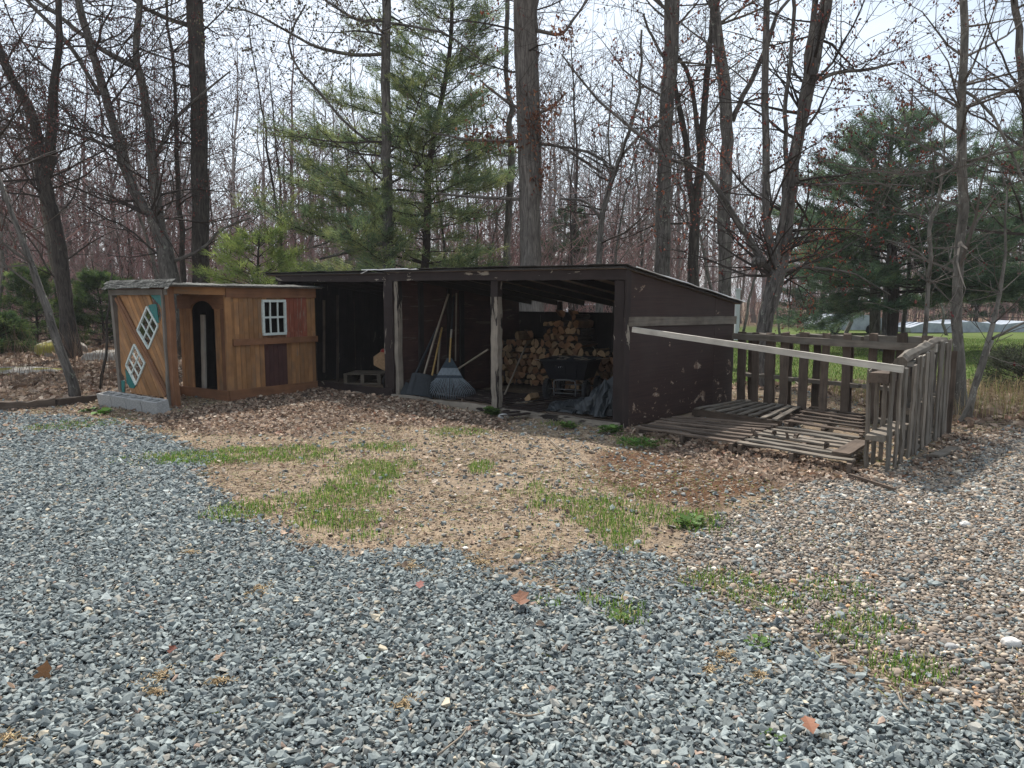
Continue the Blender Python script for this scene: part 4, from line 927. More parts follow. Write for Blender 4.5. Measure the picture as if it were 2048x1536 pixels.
tub = mb.build('tub', M['blackplastic'], ct)
mb = MB()
for k_, x_ in enumerate(np.linspace(-.10, .07, 6)): beam(mb, CT(x_, .022, .487 + .007 * k_), CT(x_ + .012, .020, .505 + .007 * k_), .005, .004, up=-cw, seg=1)
mb.build('marking', M['white'], tub)
for x_ in (-.31, .31):
    for y_ in (.12, .78):
        mb = MB(); c = CT(x_, y_, .15); th = np.linspace(0, 2 * pi, 25); ring = [c + cw * cos(a) * .118 + Z3 * sin(a) * .118 for a in th]; tube(mb, ring, .040, 8, cap=False)
        for a in th[:-1]: beam(mb, c + cw * cos(a) * .158 + Z3 * sin(a) * .158 - cu * .03, c + cw * cos(a) * .158 + Z3 * sin(a) * .158 + cu * .03, .014, .010, seg=1)
        wh = mb.build('wheel', M['rubber'], ct); mb = MB(); tube(mb, [c - cu * .028, c + cu * .028], .088, 14); tube(mb, [c - cu * .045, c + cu * .045], .02, 8); mb.build('rim', M['steel'], wh)
mb = MB(); tube(mb, catmull([CT(-.17, .04, .06), CT(-.17, .02, .24), CT(-.13, .02, .30), CT(.13, .02, .30), CT(.17, .02, .24), CT(.17, .04, .06)], 24), .012, 6); tube(mb, [CT(-.17, .03, .10), CT(.17, .03, .10)], .010, 6)
tube(mb, [CT(-.31, .12, .15), CT(.31, .12, .15)], .010, 6); tube(mb, [CT(-.31, .78, .15), CT(.31, .78, .15)], .010, 6); tube(mb, [CT(-.1, .05, .29), CT(-.1, .8, .29)], .015, 6); tube(mb, [CT(.1, .05, .29), CT(.1, .8, .29)], .015, 6)
mb.build('frame', M['steel'], ct)
mb = MB(); cC = CT(0, .3, .60)
for k_ in range(16):
    p_ = CT(RN.uniform(-.25, .25), RN.uniform(.1, .6), RN.uniform(.56, .60)); tube(mb, catmull([p_, p_ + RN.normal(0, .08, 3) * [1, 1, .3], p_ + RN.normal(0, .14, 3) * [1, 1, .3]], 6), .006, 5)
tag(mb.build('twig_pile', M['handle'], None, tuple(cC)), 'few loose sticks lying in the tub of the black cart', 'sticks')

# ------------------------------------------------------------------ crumpled plastic sheet
mb = MB(); nn_ = 46; rr = np.random.default_rng(5); g_, h_ = np.meshgrid(np.linspace(0, 1, nn_), np.linspace(0, 1, nn_))
sx = .16 + 1.15 * g_; sy = .16 + .95 * h_
env = .66 * np.exp(-((sx - .22) / .22) ** 2) * (.35 + .65 * sstep(h_, .1, .55)) + .26 * np.exp(-((sx - .55) / .3) ** 2) + .05
fx = np.abs(vn(sx * 3 + sy * 5, sy * 1.6 - sx, .35, 3) - .5) * 2; fy = np.abs(vn(sx * 6, sy * 7, .5, 4) - .5) * 2; f3_ = np.abs(vn(sx * 13 + sy * 6, sy * 14, .5, 6) - .5)
zz = .10 + env * (.78 + .30 * fx) + .10 * fx * env ** .3 + .045 * fy + .02 * f3_; edge = np.minimum(np.minimum(g_, 1 - g_), np.minimum(h_, 1 - h_)); zz = .085 + (zz - .085) * sstep(edge, -.02, .10)
sx = sx + (fy - .5) * .10 + .12 * (vn(h_ * 6, g_ * 2, 1, 7) - .5) * (1 + g_); sy = sy + (fx - .5) * .12 + .10 * (vn(g_ * 6, h_ * 2, 1, 8) - .5)
V = np.stack([OX[0] + AX[0] * sx + DX[0] * sy, OX[1] + AX[1] * sx + DX[1] * sy, zz], -1).reshape(-1, 3); i = np.arange(nn_ - 1)[:, None] * nn_ + np.arange(nn_ - 1)[None]
mb.add(V, np.stack([i, i + 1, i + nn_ + 1, i + nn_], -1).ravel(), np.full((nn_ - 1) ** 2, 4), 0, V, .5, None, False)
m, n, b = mat_new('dark grey plastic sheet'); b.inputs['Base Color'].default_value = (.014, .018, .021, 1); b.inputs['Roughness'].default_value = .36; b.inputs['Specular IOR Level'].default_value = .32
fz = noise(n, attr(n, 'gr', 'Vector'), 9, 4, .6, 1.2); bump(n, b, fz, .6, .02); M['sheet'] = m
so = mb.build('plastic_sheet', M['sheet'], None, tuple(S3(.5, .5, .1))); tag(so, 'crumpled shiny dark grey plastic sheet heaped beside the corner post', 'plastic sheet')

# ------------------------------------------------------------------ hand tools
def pole(mb, a, b, r=.014, mat=0, bend=.0): a, b = np.array(a), np.array(b); mid = (a + b) / 2 + np.array([bend, 0, 0]); tube(mb, catmull([a, mid, b], 12), r, 8, mat, .5, .03)
# leaf rake
Bp = P(899, 800, 11.75); Bp[2] = .06; piv = P(899, 714, 12.15); top = P(908, 592, 12.75)
rk = thing('leaf_rake', 'large blue grey plastic leaf rake standing fan down in the middle bay', 'rake', Bp)
V_ = nrm(piv - Bp); U_r = nrm([1, .12, 0]); U_r = nrm(U_r - V_ * np.dot(U_r, V_)); N_r = np.cross(U_r, V_)
def RK(x, y, z_=0): return piv + U_r * x - V_ * y + N_r * z_
mb = MB(); Lr = np.linalg.norm(piv - Bp)
slab(mb, [(-.035, -.02), (.035, -.02), (.13, -.20), (-.13, -.20)], piv, U_r, V_, -.006, .006); slab(mb, [(-.20, -.345), (.20, -.345), (.215, -.385), (-.215, -.385)], piv, U_r, V_, -.009, .009)
for x_ in np.linspace(-1, 1, 9): beam(mb, RK(x_ * .03, .02, -.006), RK(x_ * .19, .34, -.006), .012, .01, up=N_r, seg=1)
hd_ = mb.build('rake_head', M['rakeblue'], rk)
mb = MB(); slab(mb, [(-.13, -.205), (.13, -.205), (.195, -.335), (-.195, -.335)], piv, U_r, V_, -.004, .004); mb.build('head_web', M['rakegrey'], hd_)
mb = MB()
for k_ in range(30):
    t = k_ / 29 * 2 - 1; x0, x1 = t * .205, t * .40; y1 = Lr * (1 - .16 * t * t) - .03; c1 = RK(x0 + (x1 - x0) * .55, .385 + (y1 - .385) * .55, .012); c0, c2, c3 = RK(x0, .385), RK(x1, y1, .0), RK(x1 * 1.02, y1 + .035, -.05)
    beam(mb, c0, c1, .009, .006, up=N_r, seg=1); beam(mb, c1, c2, .008, .006, up=N_r, seg=1); beam(mb, c2, c3, .008, .006, up=N_r, seg=1)
mb.build('tines', M['rakegrey'], rk)
mb = MB(); pole(mb, RK(0, .10, 0), piv + (top - piv) * .30, .0155); pole(mb, piv + (top - piv) * .30, piv + (top - piv) * .44, .0165, 1); pole(mb, piv + (top - piv) * .44, top, .0145, 2)
mb.build('handle', [M['handle_y'], M['pale'], M['shovel']], rk)
# snow shovel
hb = P(846, 752, 11.9); tp = P(897, 588, 12.5); sb = P(838, 793, 11.75)
sn = thing('snow_shovel', 'dark grey snow shovel with a long pale handle leaning behind the peeled post', 'shovel', sb)
Vs = nrm(hb - sb); Us = nrm([1, .1, 0]); Us = nrm(Us - Vs * np.dot(Us, Vs)); Ns = np.cross(Us, Vs); mb = MB()
gx, gy = np.meshgrid(np.linspace(-1, 1, 9), np.linspace(0, 1, 7)); hh = .38
pts_ = np.array([sb + Us * (x_ * (.21 - .03 * y_)) + Vs * (y_ * hh) - Ns * (.05 * (1 - abs(x_) ** 3) * -1 + .03 * y_) for x_, y_ in zip(gx.ravel(), gy.ravel())]); i = np.arange(6)[:, None] * 9 + np.arange(8)[None]
q4 = np.stack([i, i + 1, i + 10, i + 9], -1).reshape(-1, 4); VV = np.vstack([pts_, pts_ + Ns * .006]); mb.add(VV, np.vstack([q4, q4[:, ::-1] + 63]).ravel(), np.full(len(q4) * 2, 4), 0, VV, .5)
for x_ in (-.12, 0, .12): beam(mb, sb + Us * x_ + Vs * .05 + Ns * .035, sb + Us * x_ * .9 + Vs * .33 + Ns * .03, .014, .02, up=Ns, seg=1)
mb.build('scoop', M['shovel'], sn); mb = MB(); pole(mb, hb - Vs * .12, tp, .017, 0, -.01); mb.build('handle', M['handle'], sn)
def leaning(name, label, cat, p, q, r, mt, head=None, group=None):
    t = thing(name, label, cat, p); mb = MB(); pole(mb, p, q, r); mb.build('handle', M[mt], t)
    if head:
        p = np.array(p); q = np.array(q); v = nrm(p - q); u = nrm(np.cross(v, [0, 1, 0])); N2 = np.cross(u, v); mb = MB()
        if head == 'fork':
            for x_ in np.linspace(-.08, .08, 4): tube(mb, catmull([p + u * x_ * .5, p + u * x_ + v * .1, p + u * x_ + v * .32 - N2 * .03], 8), .006, 5)
            tube(mb, [p - u * .085, p + u * .085], .01, 5)
        elif head == 'spade': slab(mb, [(-.09, 0), (.09, 0), (.10, .2), (.05, .28), (0, .31), (-.05, .28), (-.10, .2)], p, u, v, -.004, .004)
        mb.build('head', M['steel' if head == 'fork' else 'shovel'], t)
    return t
leaning('pusher_shovel', 'dark grey long-handled pusher leaning at the left of the tool group', 'shovel', P(822, 768, 11.95), P(875, 655, 12.5), .022, 'shovel', 'spade')
leaning('garden_fork', 'garden fork with a yellow handle among the leaning tools', 'garden fork', P(863, 756, 12.1), P(884, 655, 12.6), .016, 'handle_y', 'fork')
leaning('garden_spade', 'spade with a grey wooden handle just left of the leaf rake', 'spade', P(875, 748, 12.2), P(881, 664, 12.6), .018, 'handle', 'spade')
leaning('wooden_pole', 'thin pale pole hanging upright behind the leaf rake', 'pole', P(911, 722, 12.7), P(913, 586, 12.7), .013, 'handle')
leaning('hoe_handle', 'pale tool handle slanting down to the right of the leaf rake', 'tool handle', P(914, 739, 12.1), P(976, 699, 11.6), .015, 'handle')
leaning('long_stick', 'thin brown stick leaning against the firewood beside the peeled post', 'stick', P(1006, 797, 11.9), P(1052, 690, 12.6), .014, 'handle')

# ------------------------------------------------------------------ things in the left bay
bc = P(775, 722, 13.2); bx_ = thing('tan_crate', 'tan and red sided container behind the wide brown post', 'container', bc)
mb = MB(); prof = [(-.24, -.06), (-.08, -.15), (.22, -.24), (.22, .12), (.05, .17), (-.10, .17), (-.24, .07)]; slab(mb, prof, bc, np.array([.98, .2, 0]), Z3, -.14, .14); mb.build('body', M['tan'], bx_)
mb = MB(); slab(mb, [(.02, -.16), (.23, -.25), (.23, .02), (.10, .02), (.02, -.05)], bc, np.array([.98, .2, 0]), Z3, -.146, .146); slab(mb, [(-.12, .17), (.24, .12), (.24, .20), (.02, .235), (-.10, .2)], bc, np.array([.98, .2, 0]), Z3, -.146, .146); mb.build('cover', M['red'], bx_)
mb = MB(); tube(mb, catmull([bc + [.0, 0, -.2], bc + [-.08, 0, -.35], bc + [-.02, 0, -.62]], 8), .02, 6); tube(mb, catmull([bc + [.15, 0, -.2], bc + [.10, 0, -.4], bc + [.0, -.2, -.64]], 8), .016, 6); mb.build('stand', M['rubber'], bx_)
mb = MB(); tube(mb, [G(738, 783, .05), G(775, 790, .05)], .035, 8); tag(mb.build('pipe', M['shovel'], None, tuple(G(738, 783))), 'short dark grey pipe lying behind the low brown sill board', 'pipe')
for (u, v0, v1, Y_, lab) in ((675, 590, 768, 14.6, 'thin pale lath standing against the back of the dark left bay'), (648, 600, 745, 14.2, 'grey lath standing at the left edge of the dark left bay')):
    mb = MB(); a_, b_ = P(u, v0, Y_), P(u, v1, Y_); beam(mb, a_, b_, .045, .02, seg=4); tag(mb.build('lath', M['greyd'], None, tuple(b_)), lab, 'lath')

# ------------------------------------------------------------------ stones, timbers, small plants
def rock(name, label, c, sx_, sy_, sz_, mt, seed, cat='rock', rot=0.0):
    bm = bmesh.new(); bmesh.ops.create_icosphere(bm, subdivisions=4, radius=1); V = np.array([v.co[:] for v in bm.verts]); Lp = [v.index for f in bm.faces for v in f.verts]; k = len(bm.faces); bm.free()
    d = 1 + .38 * (fbm(V[:, 0] * 2 + seed, V[:, 1] * 2 + V[:, 2], 1.1, seed) - .5) + .12 * (fbm(V[:, 0] * 5 + V[:, 2] * 3, V[:, 1] * 5 - V[:, 2] * 2, 1, seed + 3) - .5)
    V = np.sign(V) * np.abs(V) ** .82 * d[:, None] * [sx_, sy_, sz_]; V = V + np.array(c); mb = MB(); mb.add(V, Lp, [3] * k, 0, V, .5, None, True)
    return tag(mb.build(name, M[mt], None, tuple(c)), label, cat)
m, n, b = mat_new('mossy fieldstone'); p_ = attr(n, 'gr', 'Vector'); c = ramp(n, noise(n, p_, 6, 6, .7), [(.3, (.13, .115, .095)), (.7, (.36, .33, .29))])
c = mixc(n, ramp(n, noise(n, p_, 2.4, 4, .6), [(.48, (0,) * 3), (.58, (1,) * 3)]), c, (.19, .17, .03)); n.links.new(c, b.inputs['Base Color']); b.inputs['Roughness'].default_value = 1; M['moss'] = m
c = G(124, 712); rock('boulder', 'large pale boulder with yellow moss under the leaning sapling', (c[0], c[1], .12), .68, .45, .34, 'moss', 2, 'boulder')
c = G(210, 722); rock('boulder', 'low flat grey boulder just left of the playhouse', (c[0], c[1], .06), .52, .35, .22, 'stone', 5, 'boulder')
c = G(30, 745); rock('boulder', 'low mossy mound of stone at the left edge of the picture', (c[0], c[1], -.02), 1.0, .6, .13, 'moss', 7, 'boulder')
for i_, (u, v, s_, mt, lb) in enumerate(((1007, 838, .07, 'concrete', 'flat tan stone against the sill by the peeled post'), (1930, 1052, .036, 'palestone', 'white rounded stone among the tan pebbles, upper right'), (2022, 1292, .042, 'palestone', 'white angular stone at the right edge of the gravel'), (1902, 1296, .028, 'concrete', 'pale stone left of the white angular stone'))):
    c = G(u, v); rock('stone', lb, (c[0], c[1], gz0(c[0], c[1]) + s_ * .4), s_, s_ * .8, s_ * .62, mt, 11 + i_, 'stone')
mb = MB(); p0, p1, p2 = G(0, 814, .05), G(110, 806, .05), G(205, 795, .05); beam(mb, p0 - (p1 - p0) * 1.4, p1, .12, .12, seg=14, jit=.008); beam(mb, p1 + [.02, 0, 0], p2, .12, .12, seg=6, jit=.006)
tag(mb.build('edging_timber', M['greyd'], None, tuple(p1)), 'low weathered timber edging between gravel and woods on the left', 'timber')
def weed(label, u, v, r, h, k, pal, broad=False, seed=0):
    rr = np.random.default_rng(seed); c = G(u, v); mb = MB(); zb = gz0(c[0], c[1])
    for i_ in range(k):
        a = rr.uniform(0, 6.3); R0 = r * math.sqrt(rr.random()) * .7; Ls = (h if not broad else r * 1.1) * rr.uniform(.6, 1.1); w_ = Ls * (.34 if broad else .30)
        o_ = np.array([c[0] + cos(a) * R0 * (.3 if broad else 1), c[1] + sin(a) * R0 * (.3 if broad else 1), zb + (0 if broad else h * rr.uniform(.1, .7))]); d_ = nrm([cos(a), sin(a), rr.uniform(.3, .9) if broad else rr.uniform(-.1, .8)]); s_ = nrm(np.cross(d_, Z3)); up = np.cross(s_, d_)
        if not broad: Ls *= .55
        prof = [(0, .12), (.3, .85), (.6, 1), (.85, .6), (1, .02)]; V = []
        for t, w2 in prof:
            m0 = o_ + d_ * Ls * t - Z3 * (Ls * .35 * t * t if broad else 0)
            for q_ in (-1, 0, 1): V.append(m0 + s_ * q_ * w_ * w2 + up * abs(q_) * w_ * w2 * .35)
        f = []
        for i2 in range(4):
            for q_ in (0, 1): f += [i2 * 3 + q_, i2 * 3 + q_ + 1, i2 * 3 + q_ + 4, i2 * 3 + q_ + 3]
        cc_ = np.array(pal[rr.integers(len(pal))]) * rr.uniform(.75, 1.25); mb.add(V, f, [4] * 8, 0, V, .5, cc_)
    return tag(mb.build('weed', M['leafm'], None, (c[0], c[1], zb)), label, 'weed')
GR = [(.08, .15, .03), (.11, .19, .045), (.055, .10, .022)]
weed('bright green leafy weed at the foot of the peeled middle post', 983, 833, .11, .14, 80, GR, seed=1); weed('small green weed in front of the sill board', 1136, 858, .10, .10, 55, GR, seed=2)
weed('low green weeds at the foot of the corner post', 1222, 868, .17, .12, 90, GR, seed=3); weed('spreading dark green weed patch before the pallets', 1278, 893, .30, .08, 110, [(.05, .11, .02), (.08, .16, .03)], seed=4)
weed('broad-leaved plant growing in front of the concrete blocks', 205, 828, .17, .2, 11, [(.11, .22, .03), (.16, .28, .05)], True, 5); weed('darker broad-leaved plant at the left end of the concrete blocks', 178, 824, .15, .18, 8, [(.07, .13, .03), (.10, .18, .04)], True, 6)
weed('small dandelion-like weed in the bare gravel right of centre', 1517, 1290, .07, .05, 26, GR, seed=7); weed('clump of green weed at the lower edge of the grass patch', 1380, 1050, .12, .08, 70, GR, seed=8); weed('green weed at the bottom edge of the grassy strip in the gravel', 1240, 1240, .07, .04, 36, GR, seed=9)
weed('tiny weed at the bottom edge of the gravel', 1545, 1478, .05, .035, 20, GR, seed=10)
# a few big single leaves and sticks on the stones
for i_, (u, v, s_, col_, rx, lb) in enumerate(((90, 1345, .10, (.20, .10, .045), 1.0, 'brown oak leaf standing up in the gravel at lower left'), (1618, 1448, .085, (.30, .14, .085), .3, 'pinkish brown curled leaf near the bottom right'), (1040, 1203, .15, (.22, .11, .07), .15, 'long reddish brown leaf at the edge of the gravel'), (345, 1300, .06, (.12, .035, .02), .2, 'dark red brown leaf on the gravel at left'), (840, 1170, .07, (.28, .12, .10), .3, 'small pink leaf on the gravel left of centre'), (1475, 1385, .0, (0, 0, 0), 0, ''))):
    if not s_: continue
    c = G(u, v, .04); mb = MB(); pv, pl, pt = LEAF[i_ * 2 % 8]; ca, sa = cos(rx), sin(rx); Vx = pv * s_; Vx = np.column_stack([Vx[:, 0], Vx[:, 1] * ca - Vx[:, 2] * sa, Vx[:, 1] * sa + Vx[:, 2] * ca]) + c; mb.add(Vx, pl, pt, 0, Vx, .5, col_)
    tag(mb.build('oak_leaf', M['leafm'], None, tuple(c)), lb, 'leaf')
for i_, (pp, lb) in enumerate(([[(875, 1510), (920, 1475), (935, 1455), (925, 1462)], 'bent pale twig on the gravel at the bottom centre'], [[(1020, 1425), (1055, 1432), (1090, 1425)], 'short curved twig on the gravel near the bottom centre'], [[(1480, 1190), (1530, 1210), (1575, 1228)], 'straight pale stick lying across grass and gravel at right'],
        [[(1795, 1385), (1802, 1402), (1818, 1420)], 'thin pale twig below the grass tuft'], [[(1120, 1158), (1135, 1150), (1148, 1145)], 'short grey stick at the edge of the gravel'], [[(795, 970), (805, 978), (830, 1015 - 30)], 'brown bark piece on the dry grass'], [[(1100, 880), (1125, 900), (1155, 910)], 'forked twig on the dirt before the sill'])):
    mb = MB(); tube(mb, catmull([G(u, v, .035) for u, v in pp], 12), np.linspace(.004, .003, 12) * (1 if i_ < 5 else 2), 6, rough=.1); tag(mb.build('twig', M['handle'], None, tuple(G(*pp[0]))), lb, 'twig')
# ------------------------------------------------------------------ trees
rnd = random.Random(3)
def rdir(d, ang):
    """direction d turned by ang about a random axis"""
    x, y, z_ = d
    while True:
        a, b, c = rnd.gauss(0, 1), rnd.gauss(0, 1), rnd.gauss(0, 1); k = a * x + b * y + c * z_; a -= k * x; b -= k * y; c -= k * z_
        l = math.sqrt(a * a + b * b + c * c)
        if l > 1e-3: break
    ca, sa = cos(ang), sin(ang) / l
    return (x * ca + a * sa, y * ca + b * sa, z_ * ca + c * sa)
def grow(S, B, p, d, Ln, r, lvl, P_):
    n_ = max(2, int(Ln / P_['step'][lvl])); st = Ln / n_; wn, up = P_['wander'][lvl], P_['up'][lvl]; rmin = P_['rmin']
    x, y, z_ = p; dx, dy, dz = d
    for i in range(n_):
        dx += rnd.gauss(0, wn); dy += rnd.gauss(0, wn); dz += rnd.gauss(0, wn) + up
        l = math.sqrt(dx * dx + dy * dy + dz * dz); dx /= l; dy /= l; dz /= l
        x2, y2, z2 = x + dx * st, y + dy * st, z_ + dz * st; r0 = max(rmin, r * (1 - .8 * i / n_)); r1 = max(rmin * .8, r * (1 - .8 * (i + 1) / n_))
        S.append((x, y, z_, x2, y2, z2, r0, r1)); x, y, z_ = x2, y2, z2
        if lvl < P_['max'] and i >= P_['skip'] and rnd.random() < P_['dens'][lvl]:
            grow(S, B, (x, y, z_), rdir((dx, dy, dz), radians(rnd.uniform(28, 62))), Ln * rnd.uniform(.34, .58) * (1 - .45 * i / n_), r1 * .62, lvl + 1, P_)
    if lvl >= P_['max'] - 1: B.append((x, y, z_))
PA = dict(step=(.34, .24, .17, .12), wander=(.13, .17, .2, .22), up=(.03, .03, .02, .01), dens=(.8, .75, .6, .4), max=3, skip=0, rmin=.0036)
PB = dict(PA, max=2, rmin=.0055)
OCT_V = np.array([[1, 0, 0], [-1, 0, 0], [0, 1, 0], [0, -1, 0], [0, 0, 1], [0, 0, -1.]]); OCT_F = np.array([0, 2, 4, 2, 1, 4, 1, 3, 4, 3, 0, 4, 2, 0, 5, 1, 2, 5, 3, 1, 5, 0, 3, 5])
def dots(mb, pts, size, pal, wts, mult=1, spread=.03, elong=1.6):
    pts = np.asarray(pts, float).reshape(-1, 3); pts = np.repeat(pts, mult, axis=0)
    if not len(pts): return
    k = len(pts); pts = pts + R.normal(0, spread, (k, 3)); s = size * R.uniform(.6, 1.3, k)
    scatter(mb, [(OCT_V, OCT_F, np.full(8, 3))], pts[:, 0], pts[:, 1], pts[:, 2], np.stack([s, s * .8, s * elong], 1), R.uniform(0, 6.3, k), R.normal(0, .6, k), R.normal(0, .6, k), pick(pal, wts, k))
BUD = [(.12, .028, .028), (.16, .06, .045), (.07, .025, .02)]
TW_G, TW_D, TW_R = (.105, .092, .080), (.045, .037, .032), (.13, .07, .06)
def tree(name, label, stems, Y, bark, twc=TW_G, nb=16, bl=(1.2, 3.0), zmin=2.2, buds=.5, cat='tree', group=None, par=PA, ext=4.5, sides=12, budpal=BUD, budsize=.018, extra=None, rough=.05, flat=None):
    """stems: list of [(u,v,width_px), ...] drawn from the foot upward; the first starts on the ground"""
    s0 = stems[0][0]; base = P(s0[0], s0[1], Y); base[2] = gz0(base[0], base[1])
    t = thing(name, label, cat, base, group); mb = MB(); S, B = [], []; jit = np.random.default_rng(int(s0[0]) + int(Y * 10))
    for si, st in enumerate(stems):
        pts = [P(u, v, Y) for u, v, w_ in st]; rad = [w_ / 2 / F_ * Y for u, v, w_ in st]
        if si == 0:
            pts[0][2] = min(pts[0][2], base[2]) - .05; rad[0] *= 1.25
        dep = jit.normal(0, .35) if si else 0
        L_tot = len(pts)
        for q in range(1, L_tot): pts[q] = pts[q] + [0, dep * q / L_tot, 0]
        if st[-1][1] <= 6 and ext:
            d_ = nrm(pts[-1] - pts[-2]); r_ = rad[-1]
            for q in (1, 2, 3): pts.append(pts[-1] + (d_ + [jit.normal(0, .08), jit.normal(0, .1), .1]) * ext / 3); rad.append(r_ * (1 - .28 * q))
        k = max(8, int(np.linalg.norm(pts[-1] - pts[0]) / .35)); cp = catmull(pts, k); cr_ = np.interp(np.linspace(0, 1, k), np.linspace(0, 1, len(rad)), rad)
        cp[1:, :2] += jit.normal(0, .012, (k - 1, 2))
        tube(mb, cp, cr_, sides, 0, .5, rough)
        zs = cp[:, 2]; ok = np.where(zs > zmin)[0]
        if len(ok) < 2: continue
        num = int(nb * (1 if si == 0 else .6) * min(1, (zs[-1] - zmin) / 6 + .15))
        for _ in range(num):
            q = int(jit.choice(ok)); a = jit.uniform(0, 2 * pi); e_ = jit.uniform(-.1, .75); d_ = (cos(a) * cos(e_), sin(a) * cos(e_) * .8, sin(e_))
            grow(S, B, tuple(cp[q]), d_, jit.uniform(*bl), max(.006, min(cr_[q] * .38, .035)), 0, par)
    if extra:
        for (u0, v0, u1, v1, L_, r_) in extra:
            p0 = P(u0, v0, Y); d_ = nrm(P(u1, v1, Y) - p0); grow(S, B, tuple(p0), tuple(d_), L_, r_, 0, par)
    mb.build('trunk', M[bark], t)
    if S:
        m2 = MB(); segs(m2, S, 0, .5, twc); m2.build('branches', M['twig'], t)
    if buds and B:
        Bn = np.array(B); Bn = Bn[R.random(len(Bn)) < buds]; m3 = MB(); dots(m3, Bn, budsize, budpal, [1] * len(budpal), 2); m3.build('buds', M['leafm'], t)
    return t
# left group
tree('maple_tree', 'dark double-stemmed maple at far left rising behind the leaning sapling', [[(141, 684, 34), (133, 620, 26), (124, 547, 28), (109, 437, 26), (84, 365, 22), (66, 237, 19), (20, 150, 16), (0, 105, 15), (-40, 0, 12)],
     [(109, 437, 20), (95, 365, 22), (102, 310, 20), (113, 182, 16), (126, 91, 12), (124, 0, 11)]], 20.5, 'bark_dark', TW_D, 24, (1.6, 4.0), 1.8, .8)
tree('forked_maple', 'two-stemmed maple forking behind the playhouse, left stem curving up to the left', [[(345, 690, 46), (339, 547, 34), (314, 456, 26), (300, 425, 22), (292, 419, 18), (262, 365, 19), (237, 292, 17), (208, 182, 15), (179, 84, 14), (157, 0, 13)],
     [(322, 470, 20), (313, 401, 20), (303, 292, 17), (288, 182, 15), (273, 109, 12), (281, 0, 11)], [(274, 136, 11), (215, 105, 10), (182, 84, 9), (120, 35, 8), (72, 0, 7)], [(200, 190, 8), (150, 100, 8), (90, 30, 7), (65, 0, 6)],
     [(308, 318, 7), (345, 240, 6), (385, 200, 5), (455, 138, 3)], [(232, 300, 7), (180, 278, 6), (110, 262, 5), (0, 262, 4)], [(328, 530, 7), (400, 500, 7), (440, 460, 5), (500, 435, 4)]], 21, 'bark_grey', TW_D, 34, (1.4, 4.2), 2.2, .8)
tree('oak_tree', 'straight thick dark trunk right of the forked maple behind the playhouse', [[(404, 700, 40), (401, 547, 33), (399, 328, 32), (396, 182, 31), (388, 0, 31)], [(378, 52, 8), (330, 35, 8), (300, 20, 7), (275, 5, 6)]], 21.5, 'bark_dark', TW_D, 16, (1.5, 3.8), 5.5, .3)
tree('leaning_sapling', 'grey sapling leaning left out of the timber edging at the left', [[(151, 800, 20), (140, 752, 17), (118, 690, 16), (100, 640, 16), (85, 595, 15), (60, 520, 12), (25, 430, 9), (-10, 330, 7)]], 12.2, 'bark_grey', TW_G, 26, (.7, 1.9), 1.55, .2, par=PB)
tree('thin_sapling', 'thin dark sapling beside the left end of the playhouse with a tuft of dry leaves', [[(200, 778, 5), (212, 700, 5), (216, 620, 4), (222, 545, 3)]], 13.5, 'bark_dark', TW_G, 10, (.3, .9), .9, .1, par=PB)
# behind the shed
MAPF = [(.13, .14, .06), (.17, .13, .09), (.10, .07, .05)]
t5 = tree('slender_maple', 'slender straight mottled maple behind the left part of the shed roof', [[(779, 680, 30), (778, 530, 24), (775, 400, 20), (772, 240, 18), (772, 0, 17)], [(765, 108, 7), (710, 110, 7), (640, 95, 6), (590, 72, 5), (520, 30, 4), (455, 10, 3)], [(766, 40, 7), (720, 38, 6), (680, 15, 5), (660, 0, 4)],
     [(740, 285, 5), (690, 245, 5), (640, 185, 5), (600, 140, 4), (585, 85, 4), (620, 20, 3)], [(768, 45, 5), (840, 60, 5), (900, 80, 4), (960, 130, 3)], [(768, 430, 6), (720, 445, 6), (650, 480, 4), (610, 490, 3)], [(774, 485, 6), (720, 500, 6), (650, 520, 4)]], 19.5, 'bark_grey', TW_D, 22, (1.3, 3.4), 4.2, .9, budpal=MAPF, budsize=.024)
tree('big_oak', 'thickest tree: straight furrowed oak trunk rising behind the middle of the shed roof', [[(1062, 700, 52), (1061, 530, 42), (1058, 365, 41), (1053, 182, 42), (1049, 0, 42)], [(1078, 400, 7), (1080, 300, 9), (1074, 180, 9), (1071, 70, 11), (1073, 0, 11)],
     [(1070, 222, 7), (1030, 215, 6), (985, 185, 5), (960, 165, 3)], [(1060, 282, 7), (1000, 280, 6), (930, 275, 5), (862, 260, 4)], [(1076, 230, 6), (1110, 205, 5), (1135, 175, 4)], [(1074, 400, 8), (1020, 398, 6), (930, 393, 5), (870, 388, 4)], [(1070, 60, 8), (1120, 66, 6), (1150, 30, 5), (1170, 0, 4)], [(1078, 288, 7), (1120, 296, 6), (1170, 330, 5), (1200, 352, 5)]], 18, 'bark_oak', TW_D, 12, (1.2, 3), 3.4, .25, rough=.04)
tree('thin_tree', 'thin crooked trunk just left of the thick oak', [[(1010, 690, 16), (1012, 530, 13), (1022, 330, 13), (1018, 250, 11), (1023, 215, 11), (1013, 160, 9), (1015, 0, 9)]], 23, 'bark_grey', TW_G, 10, (1, 2.4), 3.5, .3)
